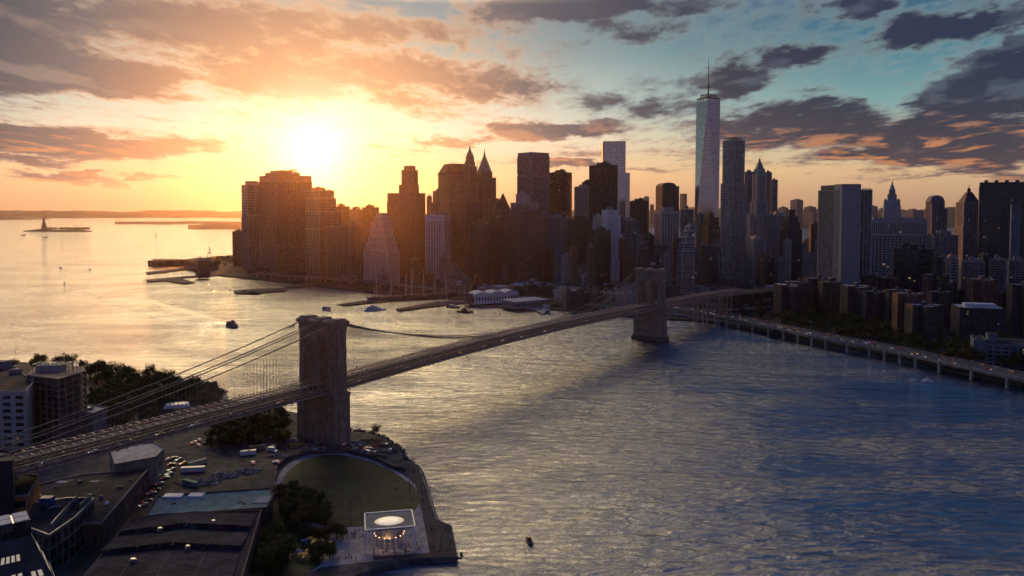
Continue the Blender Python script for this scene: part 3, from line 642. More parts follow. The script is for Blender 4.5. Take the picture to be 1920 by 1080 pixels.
tower('office_tower', 'tall dark block with ribbed right face in front of the glass tower', 1106, 1144, 1157, 309, D=1660, al=20, wall='slate', glass='glass_dark', sty='fins', tiers=[(0,0,1,1,368),(0,0,1,1,309)])
tower('glass_tower', 'pale mirror glass tower rising behind the dark block', 1129, 1130, 1173, 265, D=1950, al=8, wall='steel', glass='glass_tower', sty='glass', pent=False)
tower('glass_tower', 'lower mirror glass wing at the right of the pale glass tower', 1165, 1172, 1181, 324, D=1960, al=20, wall='steel', glass='glass_tower', sty='glass', pent=False)
tower('apartment_building', 'white stepped apartment tower with dark windows near the middle of the skyline', 1129, 1138, 1163, 394, D=1420, al=24, wall='white', sty='brick', tiers=[(-.2,0,1.15,1.1,440),(0,0,1,1,406),(0,0,.8,1,394)])
tower('office_building', 'pale short block left of the white stepped apartment tower', 1112, 1120, 1130, 405, D=1450, al=20, wall='stone_pale', sty='brick')
tower('office_building', 'grey building with strip windows and a light roof slab', 1164, 1185, 1198, 413, D=1480, al=22, wall='stone_grey', sty='band')
tower('office_tower', 'plain dark windowless telephone tower', 1181, 1213, 1217, 377, D=1780, al=8, wall='slate', sty='blank')
c = tower('office_tower', 'dark tower with a rounded barrel top', 1230, 1242, 1273, 349, D=1980, al=18, wall='slate', glass='glass_dark', sty='fine', pent=False)
mb = MB(); r_ = c['w']*.42
mb.rings([[(c['w']*.0+r_+r_*math.cos(a*math.pi/12), yy, c['H']+c['sc']*7*math.sin(a*math.pi/12)) for a in range(13)] for yy in (.5, c['d']-.5)], smooth=False); add(c, 'barrel_roof', mb, 'slate')
tower('office_building', 'pale classical building with paired window rows in front of the barrel topped tower', 1228, 1240, 1273, 392, D=1500, al=22, wall='stone_pale', sty='window_grid', tiers=[(0,0,1,1,400,'window_grid'),(-.03,-.03,1.03,1.03,396,'blank'),(.2,.2,.75,.8,389,'fine')], pent=False)
c = tower('apartment_building', 'plain grey block carrying two roof tanks left of the tallest tower', 1277, 1292, 1300, 393, D=1560, al=18, wall='blue_grey', sty='fine', pent=False)
wtank(c, c['w']*.3, c['d']*.4, c['H'], 2.4); wtank(c, c['w']*.7, c['d']*.7, c['H'], 2.4)
# tallest tower: square base twisting to a turned square top
c = None
P = atD(1328, 187, 2020); o = empty('glass_skyscraper', (P.x, P.y, 2.3), R(-17)); tag(o, 'tallest tapering glass skyscraper with a mast on its roof ring', 'skyscraper')
H = P.z-2.3; hb = 30.0; mb = MB(); nb = 46
def wtc_ring(z, e=0):
    u = min(1, max(0, (z-56)/(H-6-56))); pts = []
    for k in range(8):
        a = R(45*k+45)
        if k % 2 == 0: r_ = hb*math.sqrt(2)*(1-u)+hb*u*1.0 if False else hb*math.sqrt(2)+(hb-hb*math.sqrt(2))*u
        else: r_ = hb+0*u
        pts.append(((r_+e)*math.cos(a), (r_+e)*math.sin(a), z))
    # true eight-triangle form: corners move to edge mid points
    B_ = [Vector((hb*sx, hb*sy, 0)) for sx, sy in ((1,1),(-1,1),(-1,-1),(1,-1))]; T_ = [Vector((0, hb, 0)), Vector((-hb, 0, 0)), Vector((0, -hb, 0)), Vector((hb, 0, 0))]
    out = []
    for k in range(4): out.append(B_[k].lerp(T_[k-1 if k else 3], u)); out.append(B_[k].lerp(T_[k], u))
    return [(p.x*(1+e/hb), p.y*(1+e/hb), z) for p in out]
zs = [0, 56]+[56+(H-6-56)*i/nb for i in range(1, nb+1)]+[H]
mb.rings([wtc_ring(max(.1, z)) for z in zs], smooth=False); wl = mb.build('curtain_wall', M['glass_tower'], o)
mb = MB()
for i in range(1, 100):
    z = 56+(H-62)*i/100; r0 = wtc_ring(z, .12); r1 = wtc_ring(z+.7, .12); mb.rings([r0, r1], smooth=False, cap=False)
mb.build('floor_band', M['steel'], wl)
mb = MB(); mb.rings([wtc_ring(H, -1), wtc_ring(H+3, -1)], smooth=False); mb.build('roof', M['roof'], o)
mb = MB()
for z in (H+5, H+9, H+12):
    for k in range(28):
        a, b = R(k*360/28), R((k+1)*360/28); mb.beam((20*math.cos(a), 20*math.sin(a), z), (20*math.cos(b), 20*math.sin(b), z), 1.1)
for k in range(14): a = R(k*360/14); mb.beam((20*math.cos(a), 20*math.sin(a), H+2), (20*math.cos(a), 20*math.sin(a), H+12), .7)
for k in range(7): a = R(k*360/7); mb.beam((20*math.cos(a), 20*math.sin(a), H+11), (1.5*math.cos(a), 1.5*math.sin(a), H+13), .6)
mb.build('roof_ring', M['slate'], o)
mb = MB(); ht_ = z_at(107, P.y)-2.3-H; mb.lathe((0, 0, H), [(3.6, 0), (2.4, 12), (1.5, 28), (1.5, 30), (3.0, 33), (3.0, 34), (1.1, 36), (1.0, 60), (1.7, 62), (.8, 64), (.7, 84), (.3, ht_)], 8)
for z in range(40, 90, 7): mb.lathe((0, 0, H+z), [(1.5, 0), (1.5, 1.2)], 8)
mb.build('mast', M['slate'], o)
# rippled steel residential tower
P = atD(1376, 260, 1400); o = empty('rippled_tower', (P.x, P.y, 2.3), R(30)); tag(o, 'rippled stainless steel residential tower right of the tallest one', 'tower')
H = P.z-2.3; mb = MB(); gl = MB(); sp_ = 1400/F
def gring(z, hw, e):
    pts = []
    n = 18
    for s_ in range(4):
        for i in range(n):
            u = -1+2*i/n; off = e+(1.5*math.sin(u*9+z*.030+s_*2)*math.sin(z*.021+u*4+s_)+1.0*math.sin(z*.05+u*14))*(1-abs(u)**6)*(1 if z > 20 else 0)
            a, b = u*hw, hw+off
            x_, y_ = (a, -b) if s_ == 0 else (b, a) if s_ == 1 else (-a, b) if s_ == 2 else (-b, -a)
            pts.append((x_, y_, z))
    return pts
hw0, hw1 = 15.6, 13.6
zz_ = [i*3.5 for i in range(int(H/3.5))]+[H]
for k in range(len(zz_)-1):
    z = zz_[k]; hw = hw0 if z < z_at(345, 1400)-2.3 else hw1
    b_ = len(mb.v); r0 = gring(z, hw, .0); r1 = gring(z+1.9, hw, .0); gl.rings([gring(z, hw, -.5), gring(min(H, z+3.5), hw, -.5)], smooth=False, cap=False)
    mb.rings([r0, r1], smooth=False, cap=True)
    for i in range(0, 72, 2): mb.beam(r1[i], (*r1[i][:2], z+3.5), .9, .5)
mb.build('wall', M['steel'], o); gl.build('glazing', M['glass_dark'], o)
mb = MB(); mb.box(-hw1+1, -hw1+1, H-.5, hw1-1, hw1-1, H+.4); rf = mb.build('roof', M['roof_pale'], o); mb = MB(); mb.box(-6, -5, H+.4, 6, 5, H+2.5); mb.build('roof_plant', M['steel'], rf)
# gothic terracotta tower
c = tower('gothic_tower', 'ornate white gothic skyscraper with a pointed crown beside the rippled tower', 1412, 1420, 1436, 327, D=1540, al=30, wall='stone_pale', sty='pier', pent=False, tiers=[(-1.2,-.8,1.9,1.4,402),(-.15,-.15,1.15,1.15,378),(0,0,1,1,327)])
mb = MB(); w_, d_, zf = c['w'], c['d'], c['zf']
mb.prism([(.12*w_, .12*d_), (.88*w_, .12*d_), (.88*w_, .88*d_), (.12*w_, .88*d_)], c['H'], zf(318)); mb.prism([(.12*w_, .12*d_), (.88*w_, .12*d_), (.88*w_, .88*d_), (.12*w_, .88*d_)], zf(318), zf(303), shrink=.3)
for a in (.1, .9):
    for b in (.1, .9): mb.lathe((a*w_, b*d_, 0), [(1.5, c['H']), (1.4, zf(320)), (.1, zf(315))], 6)
mb.lathe((w_/2, d_/2, 0), [(2.6, zf(304)), (2.2, zf(300)), (.2, zf(295))], 6); add(c, 'crown', mb, 'copper')
tower('glass_tower', 'glassy block with strip windows behind the gothic tower, left half', 1397, 1402, 1413, 322, D=1900, al=30, wall='blue_grey', sty='band')
tower('glass_tower', 'glassy block with an orange hoist behind the gothic tower', 1434, 1438, 1447, 323, D=1900, al=30, wall='blue_grey', sty='band')
c = tower('office_tower', 'banded block stepping down at the right of the gothic tower', 1444, 1448, 1458, 338, D=1860, al=30, wall='stone_grey', sty='band')
tower('office_building', 'broad light banded office slab between the gothic tower and the black ziggurat', 1438, 1446, 1480, 403, D=1600, al=20, wall='stone_pale', sty='band')
tower('setback_tower', 'black stepped ziggurat tower with a flat cap beyond the ramps', 1463, 1478, 1504, 394, D=1500, al=24, wall='slate', glass='glass_dark', sty='fine', pent=False, tiers=[(0,0,1,1,432),(.08,.08,.92,.92,418),(.2,.2,.82,.85,406),(.28,.3,.7,.75,393,'blank')])
c = tower('office_building', 'light ribbed building with a dark dome like cap right of the rippled tower', 1397, 1413, 1436, 449, D=1440, al=22, wall='stone_pale', sty='pier')
c = tower('courthouse', 'dark building with a bulging domed cap behind the light ribbed one', 1402, 1412, 1438, 437, D=1560, al=22, wall='slate', sty='fine', pent=False)
mb = MB(); mb.prism([(0, 0), (c['w'], 0), (c['w'], c['d']), (0, c['d'])], c['H'], c['zf'](427), shrink=.8); mb.prism([(3, 3), (c['w']-3, 3), (c['w']-3, c['d']-3), (3, c['d']-3)], c['zf'](427), c['zf'](421), shrink=.8); add(c, 'domed_cap', mb, 'slate')
tower('apartment_building', 'long curved balcony apartment slab below the rippled tower', 1314, 1352, 1391, 461, yb=535, al=38, wall='stone_grey', sty='balc', tiers=[(0,0,.46,1,461),(.5,0,1,.9,463,'balc',0),(.3,.2,.7,.8,456,'blank',0)])
tower('apartment_building', 'balcony apartment slab directly behind the city-side bridge tower', 1192, 1222, 1252, 458, yb=535, al=38, wall='stone_grey', sty='balc', tiers=[(0,0,.46,1,458),(.5,0,1,.9,460,'balc',0),(.3,.2,.7,.8,452,'blank',0)])
tower('office_building', 'low square windowed college block beside the bridge approach', 1388, 1410, 1443, 497, yb=533, al=30, wall='stone_grey', sty='window_grid')
tower('apartment_building', 'brick housing block with pale joints left of the city-side bridge tower', 1108, 1120, 1167, 478, yb=528, al=16, wall='brick', sty='brick')
tower('office_building', 'little white block of square windows on the waterfront market blocks', 1089, 1092, 1121, 516, yb=541, al=6, wall='white', sty='window_grid', depth=18)
tower('apartment_building', 'dark brick tower between the banded building and the white stepped one', 1066, 1080, 1112, 412, D=1480, al=20, wall='darkbrown', sty='brick')
tower('apartment_building', 'dark brick block in front of the strip windowed building', 1108, 1130, 1145, 432, D=1400, al=26, wall='brick_dark', sty='brick')
tower('apartment_building', 'white stair stepped apartment block left of the tallest tower foot', 1284, 1292, 1303, 424, D=1330, al=20, wall='stone_pale', sty='band', tiers=[(-1.2,0,1,1,470),(-.9,0,1,1,455),(-.6,0,1,1,444),(-.3,0,1,1,432),(.1,0,1,1,424)])
tower('office_tower', 'narrow blue grey tower at the foot of the tallest glass skyscraper', 1307, 1313, 1320, 402, D=1600, al=22, wall='blue_grey', sty='fins')
tower('apartment_building', 'dark red brick block between the tallest tower and the rippled one', 1318, 1330, 1352, 408, D=1560, al=22, wall='brick', sty='brick', tiers=[(-.1,0,1.1,1,425),(0,0,.8,1,408),(.1,.2,.45,.7,400)])
# --- right-hand civic group
c = tower('windowless_slab', 'great pale blank slab flanked by dark ribbed wings', 1536, 1578, 1634, 356, D=1130, al=16, wall='stone_grey', glass='glass_dark', sty='fins', pent=False, tiers=[(.36,.0,1,1,356,'pier'),(0,.1,.5,1,356,'pier',0)])
P_ = c['P']; W_ = MB(); W_.box(-.5, -3, 0, c['w']*.62, c['d']*.3, c['zf'](345)); add(c, 'blank_wall', W_, 'slab_stone')
W_ = MB(); W_.box(c['w']*.02, c['d']*.3, c['H'], c['w']*.66, c['d']*.95, c['zf'](346)); add(c, 'penthouse', W_, 'slate')
W_ = MB()
for i in range(9): W_.box(c['w']*.7+i*1.6, 1, c['H']+.3, c['w']*.7+i*1.6+.5, 2, c['H']+2.6)
add(c, 'vent_stack', W_, 'steel')
c = tower('municipal_building', 'wide classical government block with a tiered wedding cake tower and statue', 1624, 1634, 1738, 409, D=1400, al=3, wall='stone_pale', sty='window_grid', pent=False, depth=40, tiers=[(0,0,1,1,440,'window_grid'),(-.01,-.01,1.01,1.01,437,'blank'),(0,0,1,1,416,'fins'),(-.01,-.02,1.01,1.02,412,'blank'),(.03,.1,.97,.9,408,'blank')])
zf = c['zf']; cx = c['w']*.385; cy = 20; k_ = c['sc']; mb = MB()
for hwp, za, zb, s_ in ((15, 410, 385, .93), (12, 385, 378, .85), (8, 378, 368, .9)): mb.prism([(cx-hwp*k_, cy-hwp*k_), (cx+hwp*k_, cy-hwp*k_), (cx+hwp*k_, cy+hwp*k_), (cx-hwp*k_, cy+hwp*k_)], zf(za), zf(zb), shrink=s_)
mb.lathe((cx, cy, 0), [(5.6*k_, zf(370)), (5.6*k_, zf(357)), (6*k_, zf(356)), (4*k_, zf(354)), (3.6*k_, zf(350)), (1.8*k_, zf(347)), (1.3*k_, zf(345))], 12)
for a in (-1, 1):
    for b in (-1, 1):
        mb.lathe((cx+a*11*k_, cy+b*11*k_, 0), [(2.2*k_, zf(385)), (2.2*k_, zf(376)), (.2, zf(372))], 8); mb.lathe((cx+a*6.5*k_, cy+b*6.5*k_, 0), [(1.2*k_, zf(372)), (1.2*k_, zf(366)), (.1, zf(363))], 6)
t_ = add(c, 'tiered_tower', mb, 'stone_pale'); mb = MB(); mb.lathe((cx, cy, 0), [(.9, zf(346)), (1.3, zf(344)), (.8, zf(342)), (.6, zf(340.5)), (.1, zf(339.5))], 6); mb.beam((cx, cy, zf(342.5)), (cx+2.4, cy, zf(340)), .5); add(c, 'statue', mb, 'copper', t_)
tower('office_building', 'black block with a thin orange lit left edge in front of the government block', 1672, 1676, 1751, 466, D=1150, al=2, wall='slate', glass='glass_dark', sty='band', depth=34)
c = tower('round_topped_tower', 'dark tower with an arched open crown right of the government block', 1735, 1748, 1775, 392, D=1480, al=25, wall='blue_grey', sty='fins', pent=False, tiers=[(0,0,1,1,392),(.02,.1,.85,.9,378)])
mb = MB(); cx, cy, r_ = c['w']*.44, c['d']*.5, 13.5
mb.rings([[(cx+r_*math.cos(a*math.pi/12), yy, c['zf'](379)+c['sc']*13*math.sin(a*math.pi/12)) for a in range(13)] for yy in (cy-9, cy+9)], smooth=False); add(c, 'arched_crown', mb, 'blue_grey')
c = tower('courthouse', 'courthouse tower with a steep dark pyramid roof and gilded tip', 1794, 1808, 1839, 380, D=1360, al=25, wall='stone_grey', sty='fins', pent=False, tiers=[(-.05,-.05,1.05,1.05,424,'fine'),(0,0,1,1,380,'fins')])
zf = c['zf']; w_, d_ = c['w'], c['d']; mb = MB(); mb.prism([(.03*w_, .03*d_), (.97*w_, .03*d_), (.97*w_, .97*d_), (.03*w_, .97*d_)], c['H'], zf(360), shrink=.30); mb.lathe((w_/2, d_/2, 0), [(3.2, zf(361)), (3, zf(354)), (.8, zf(352)), (.2, zf(346))], 8); add(c, 'pyramid_roof', mb, 'slate')
c = tower('jail_tower', 'huge dark slab of small windows at the right edge of the skyline', 1832, 1838, 2010, 342, D=1250, al=2, wall='slate', glass='glass', sty='fine', pent=False, depth=40, tiers=[(0,0,1,1,350,'fine'),(0,0,1,1,342,'blank')])
for i in range(9): mb = MB(); mb.box(6+i*14, 4, c['H'], 11+i*14, 9, c['H']+3.5); add(c, 'roof_plant', mb, 'slate')
c = tower('stair_tower', 'slim blue grey tower with a square hole near its top, by the right edge', 1893, 1897, 1914, 383, D=1120, al=6, wall='blue_grey', sty='blank', pent=False, depth=14)
mb = MB(); mb.box(2.5, -.3, c['H']-12, c['w']-2.5, -.02, c['H']-2.5); add(c, 'opening', mb, 'glass_dark')
tower('office_building', 'grey mid height block left of the courthouse with the pyramid roof', 1740, 1752, 1796, 441, D=1300, al=12, wall='stone_grey', sty='fine')
for i, (a, b, yy) in enumerate(((1752, 1796, 488), (1800, 1846, 490), (1850, 1886, 486), (1888, 1926, 488))):
    tower('apartment_building', ('leftmost', 'second from left', 'third from left', 'rightmost')[i]+' of the four balcony slabs in a row under the pyramid roofed courthouse', a, a+5, b, yy, D=1060, al=4, wall='stone_grey', sty='balc', depth=16, group='row of balcony slabs')
# --- brick housing towers on the right, cross shaped
H_ = [(1442,1476,1512,537,1040,'nearest the bridge approach'),(1502,1520,1572,523,1100,'behind the one nearest the approach'),(1567,1600,1645,539,1000,'in front of the pale blank slab'),(1577,1610,1652,516,1120,'tucked behind at the foot of the pale blank slab'),
 (1668,1690,1742,552,880,'second from the white roofed school'),(1688,1722,1779,575,850,'closest to the riverside highway'),(1722,1750,1802,517,1010,'above the taxi filled parking'),(1803,1835,1880,526,960,'behind the white roofed school'),(1884,1905,1960,535,900,'at the right edge of the picture'),(1640,1660,1690,522,1120,'under the black orange edged block'),(1530,1548,1582,530,1060,'between the blank slab and the first approach tower'),(1655,1672,1712,545,960,'left of the second from the school'),(1780,1800,1836,545,1020,'touching the left end of the white roofed school'),(1470,1490,1530,530,1090,'just behind the first one by the approach'),(1610,1630,1672,548,980,'half hidden between two in front of the slab'),(1735,1752,1790,548,960,'above and right of the one closest to the highway'),(1868,1880,1906,548,990,'in the gap right of the white roofed school'),(1750,1770,1800,532,1000,'half hidden left of the one behind the school')]
for i, (a, b, c_, yt, D, ds) in enumerate(H_):
    tower('housing_tower', 'dark cross shaped brick housing tower '+ds, a, b, c_, yt, D=D, al=30, wall=('brick_dark', 'brick', 'darkbrown')[i % 3], glass='glass', sty='brick', group='brick housing towers', cat='housing tower',
      tiers=[(0,.3,.7,.72,None),(.28,0,.62,1,yt+1,'brick',0),(.3,.28,1,.7,yt+.5,'brick',0),(.4,.4,.55,.55,yt-6,'blank',0)], pent=False, roofm='roof_pale')
c = tower('school_building', 'low white roofed school among the dark brick towers', 1780, 1800, 1886, 577, D=900, al=14, wall='slate', sty='brick', pent=False, roofm='roof_pale', depth=36)
mb = MB(); mb.box(8, 10, c['H'], 40, 24, c['H']+4); add(c, 'penthouse', mb, 'white')
c = tower('school_building', 'grey windowed warehouse like block with a square tower above the highway', 1822, 1826, 1990, 642, D=735, al=6, wall='blue_grey', sty='window_grid', pent=False, depth=40, tiers=[(.14,0,1,1,642),(0,-.08,.13,.6,636,'brick',0),(.18,.2,.3,.6,628,'blank',0)])
# --- fill between the named ones
rnd = random.Random(11)
FILL = [  # x range, top range, D range, count, walls, place, spacing
 (1020, 1290, 440, 500, 1330, 1520, 17, ('brown', 'stone_grey', 'brick', 'stone_pale', 'blue_grey', 'darkbrown'), 'in the dense middle of the city'),
 (1240, 1520, 440, 495, 1350, 1620, 16, ('brown', 'stone_grey', 'slate', 'stone_pale', 'blue_grey', 'brick_dark'), 'between the bridge tower and the ramps'),
 (1500, 1545, 405, 470, 1500, 2100, 5, ('slate', 'brick_dark', 'blue_grey'), 'in the gap left of the pale blank slab'),
 (620, 960, 480, 522, 1470, 1560, 12, ('brown', 'stone_tan', 'brick', 'stone_grey'), 'behind the waterfront road near the masts'),
 (560, 830, 425, 470, 1700, 1850, 8, ('brown', 'stone_tan', 'darkbrown'), 'half hidden in the glow below the sun'),
 (1740, 1920, 470, 500, 1000, 1200, 6, ('slate', 'brick_dark', 'stone_grey'), 'behind the balcony slabs')]
adj = ['squat', 'narrow', 'square', 'flat topped', 'plain', 'boxy', 'small', 'tank topped', 'short', 'stubby', 'blunt', 'modest', 'wide', 'slender', 'simple', 'thin', 'chunky']
cols = dict(brown='brown', stone_grey='grey', brick='red brick', stone_pale='pale', blue_grey='blue grey', darkbrown='dark brown', slate='black', brick_dark='dark brick', stone_tan='tan')
for (xa, xb, ya, yb_, Da, Db, n, walls, place) in FILL:
    for i in range(n):
        x = xa+(xb-xa)*(i+.5)/n+rnd.uniform(-5, 5); hw = rnd.uniform(8, 15); wl = walls[(i*5+n) % len(walls)]; D = rnd.uniform(Da, Db)
        c = tower('city_building', '%s %s building %s' % (adj[i % len(adj)], cols[wl], place), x-hw*.5, x-hw*.5+hw*rnd.uniform(.2, .8), x+hw, rnd.uniform(ya, yb_), D=D, al=rnd.choice((22, 30, 35)), wall=wl, sty=rnd.choice(('brick', 'fine', 'band', 'grid')), group='mid rise buildings '+place, cat='building')
        if rnd.random() < .4: wtank(c, c['w']*.5, c['d']*.5, c['H'])
# low blocks of the old market quarter, one by one
k = 0
for row, (y0, D) in enumerate(((538, 1290), (546, 1210), (552, 1140), (541, 1340), (534, 1420))):
    for x in range(900+row*9, 1500, 27):
        if (row < 3 and x > 1180) or (row == 2 and x < 1040) or (row == 1 and x < 1030): continue
        k += 1; wl = ('brick', 'stone_pale', 'brick_dark', 'stone_grey', 'brown')[(k*3) % 5]; yy = y0+rnd.uniform(-5, 3)
        tower('row_house', '%s %s low block %s' % (adj[k % 17], cols[wl], ('beside the pier halls', 'behind the pier halls', 'under the bridge cables', 'in the street behind the market', 'at the feet of the office towers')[row]),
          x, x+8, x+25, yy, D=D+rnd.uniform(-20, 20), al=rnd.choice((16, 30)), wall=wl, sty='brick', pent=rnd.random() < .5, group='low market blocks row %s' % ('one', 'two', 'three', 'four', 'five')[row], cat='building', roofm=rnd.choice(('roof', 'roof_pale', 'roof')), depth=22)
# hazy far towers beyond the second river
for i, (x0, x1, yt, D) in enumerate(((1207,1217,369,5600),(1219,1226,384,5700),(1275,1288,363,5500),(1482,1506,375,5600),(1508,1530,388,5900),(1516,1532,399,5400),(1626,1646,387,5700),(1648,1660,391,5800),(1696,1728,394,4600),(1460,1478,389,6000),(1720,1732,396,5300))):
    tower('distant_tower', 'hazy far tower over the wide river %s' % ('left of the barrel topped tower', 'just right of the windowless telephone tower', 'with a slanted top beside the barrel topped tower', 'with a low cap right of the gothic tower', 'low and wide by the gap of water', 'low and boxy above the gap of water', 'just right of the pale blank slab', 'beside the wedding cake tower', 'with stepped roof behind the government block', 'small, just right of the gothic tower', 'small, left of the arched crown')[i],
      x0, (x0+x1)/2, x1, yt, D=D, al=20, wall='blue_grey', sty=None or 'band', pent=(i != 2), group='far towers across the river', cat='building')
# ---------------------------------------------------------------- the city waterfront
def road_deck(name, pts, z, wid, label, m='concrete', pier_every=3, barrier=True, cat='elevated highway', side=1, pz=0, pier_m='concrete'):
    """an elevated road along pixel points of its water side edge"""
    P = [G(a, b, z) for a, b in pts]; o = empty(name, P[0]); tag(o, label, cat)
    L = lambda p: p-P[0]
    mb = MB(); br = MB(); ln = MB(); n_ = []
    for i, p in enumerate(P):
        d = (P[min(i+1, len(P)-1)]-P[max(i-1, 0)]).normalized(); n_.append(Vector((-d.y, d.x, 0))*side)
    for i in range(len(P)-1):
        a, b = L(P[i]), L(P[i+1]); a2, b2 = a+n_[i]*wid, b+n_[i+1]*wid
        k = len(mb.v); mb.v += [(*p[:2], zz-z) for zz in (z-1.6, z) for p in (a, b, b2, a2)]
        for q in ((4,5,6,7),(0,1,5,4),(1,2,6,5),(2,3,7,6),(3,0,4,7),(3,2,1,0)): mb.face([k+j for j in q], 0)
        for off in (0, wid): 
            pa, pb = a+n_[i]*off, b+n_[i+1]*off; br.beam((pa.x, pa.y, -.3), (pb.x, pb.y, -.3), .5, 2.8)
        for f_ in (.25, .5, .75):
            pa, pb = a+n_[i]*wid*f_, b+n_[i+1]*wid*f_; ln.beam((pa.x, pa.y, .03), (pb.x, pb.y, .03), .25, .05)
    dk = mb.build('deck', M['asphalt'], o); br.build('barrier', M[m], o); ln.build('lane_marking', M['paint_white'], dk)
    acc = 0
    for i in range(len(P)-1):
        a, b = L(P[i]), L(P[i+1]); n = max(1, round((b-a).length/(24 if pier_every == 3 else 40)))
        for k in range(n):
            c = a.lerp(b, (k+.5)/n); mb = MB(); q = c+n_[i]*1.2; q2 = c+n_[i]*(wid-1.2)
            mb.box(q.x-.9, q.y-.9, -z-2, q.x+.9, q.y+.9, -1.7); mb.box(q2.x-.9, q2.y-.9, -z-2, q2.x+.9, q2.y+.9, -1.7); mb.beam((q.x, q.y, -2.2), (q2.x, q2.y, -2.2), 1.4, 1.3); mb.build('pier', M[pier_m], o)
    return o, P, n_
fdr, FP, FN = road_deck('elevated_highway', [(1256,577),(1330,589),(1395,602),(1455,615),(1508,627),(1560,637),(1615,646),(1672,658),(1730,671),(1790,684),(1850,697),(1925,712),(2010,732)], 11, 24, 'riverside viaduct on concrete piers curving under the dark housing towers', m='stone_grey')
e2, SP_, SN = road_deck('elevated_highway', [(470,512),(520,517),(560,519),(640,524),(700,530),(770,538),(830,545),(900,552),(1000,560),(1100,571),(1200,582)], 10, 18, 'long viaduct along the waterfront from the harbour point to the bridge', m='stone_tan', pier_every=2)
for i, (pts, z, wd, lab) in enumerate((([(1256,588),(1330,598),(1400,608),(1452,618)], 5, 10, 'lower ramp under the start of the riverside viaduct'), ([(1300,566),(1350,572),(1400,572),(1440,562),(1455,556)], 8, 9, 'curled ramp rising from the bridge to the viaduct'), ([(1330,583),(1380,580),(1430,577),(1446,574)], 6, 8, 'short straight ramp between the bridge and the housing towers'))):
    road_deck('ramp', pts, z, wd, lab, cat='road ramp')
# waterfront esplanade wall
mb = MB()
for a, b in zip(shore[7:20], shore[8:21]):
    p, q = G(*a, 2.5), G(*b, 2.5); mb.beam((p.x, p.y, 1.4), (q.x, q.y, 1.4), 1.2, 2.6)
tag(mb.build('quay_wall', M['rock']), 'dark stone quay wall along the city waterfront', 'quay')
def pier(label, poly, z=2.2, m='boards', name='pier', piles=True):
    pts = [G(a, b, z) for a, b in poly]; c = sum(pts, Vector())/len(pts); o = empty(name, (c.x, c.y, 0)); tag(o, label, 'pier')
    mb = MB(); mb.prism([(p.x-c.x, p.y-c.y) for p in pts], z-1.0, z); mb.build('deck', M[m], o)
    mb = MB()
    for i in range(len(pts)):
        a, b = pts[i]-c, pts[(i+1)%len(pts)]-c; n = max(1, int((b-a).length/7))
        for k in range(n): q = a.lerp(b, k/n)*.985; mb.lathe((q.x, q.y, -3), [(.35, 0), (.35, z+2)], 6)
    if piles: mb.build('pilings', M['timber'], o)
    return o
pier('long thin dock at the harbour point with a side arm', [(273,524),(430,511),(432,514),(335,521),(365,529),(345,532),(312,526),(278,528)])
pier('short dark dock nearest the harbour point terminal', [(273,510),(350,502),(352,505),(276,514)])
pier('floating dock with barge off the left waterfront', [(438,545),(480,541),(540,540),(536,545),(470,550),(440,549)])
pier('pale slim landing dock under the ribbed black glass building', [(530,537),(560,533),(596,531),(590,535),(545,539)])
pier('dark pier end left of the white yacht', [(632,570),(700,561),(760,557),(765,561),(700,566),(650,572)])
pier('pier between the yacht and the tall ships', [(742,579),(820,565),(880,562),(884,566),(800,575),(748,582)])
pier('barge pier under the low market hall', [(932,574),(1000,580),(1018,588),(1032,578),(1045,574),(1000,566)], m='concrete')
pier('heliport pad under the first viaduct bend', [(1000,590),(1090,594),(1100,600),(1010,597)]) if False else None
# ferry terminal at the point
def hall(name, label, xl, xc, xr, yt, yb, m='stone_tan', depth=None, roof=None, rm='roof', al=25, cat=None, parts=None, z0=2.3):
    D = D_of(yb); a_ = R(al)-math.atan((xc-960)/F); P, dl, wr = footprint(xl, xc, xr, D, a_, yt); dl = depth or dl
    o = empty(name, (P.x, P.y, z0), a_); tag(o, label, cat or name.replace('_', ' ')); H = P.z-z0
    mb = MB(); mb.box(0, 0, 0, wr, dl, H); w1 = mb.build('wall', M[m], o)
    mb = MB(); n = max(2, int(wr/5)); 
    for i in range(n): mb.box(wr*(i+.25)/n, -.06, H*.35, wr*(i+.7)/n, .05, H*.75)
    n = max(2, int(dl/5))
    for i in range(n): mb.box(-.06, dl*(i+.25)/n, H*.35, .05, dl*(i+.7)/n, H*.75)
    mb.build('glazing', M['glass_dark'], o)
    mb = MB()
    if roof is None: mb.box(-.5, -.5, H, wr+.5, dl+.5, H+.9)
    elif roof == 'gable':
        b = len(mb.v); hh = .22*min(wr, dl)
        mb.v += [(-.6,-.6,H),(wr+.6,-.6,H),(wr+.6,dl+.6,H),(-.6,dl+.6,H),(-.6,dl/2,H+hh),(wr+.6,dl/2,H+hh)]
        for q in ((0,1,5,4),(2,3,4,5),(1,2,5),(3,0,4),(3,2,1,0)): mb.face([b+i for i in q])
    elif roof == 'wave':
        n = 24; k = 3
        fr = [(wr*i/n, -.6, H+abs(math.sin(math.pi*k*i/n))*3.6+.8) for i in range(n+1)]
        b = len(mb.v); mb.v += fr+[(p[0], dl+.6, p[2]) for p in fr]+[(p[0], -.6, H-.1) for p in fr]+[(p[0], dl+.6, H-.1) for p in fr]; N = n+1
        for i in range(n): mb.face([b+i, b+i+1, b+N+i+1, b+N+i]); mb.face([b+2*N+i, b+2*N+i+1, b+i+1, b+i]); mb.face([b+3*N+i+1, b+3*N+i, b+N+i, b+N+i+1])
        mb.face([b, b+N, b+3*N, b+2*N]); mb.face([b+n, b+2*N+n, b+3*N+n, b+N+n])
    elif roof == 'tent':
        mb.prism([(-1, -1), (wr+1, -1), (wr+1, dl+1), (-1, dl+1)], H, H+1.2); mb.prism([(0, 0), (wr, 0), (wr, dl), (0, dl)], H+1.2, H+7, shrink=.45)
    mb.build('roof', M[rm], o)
    return o, wr, dl, H
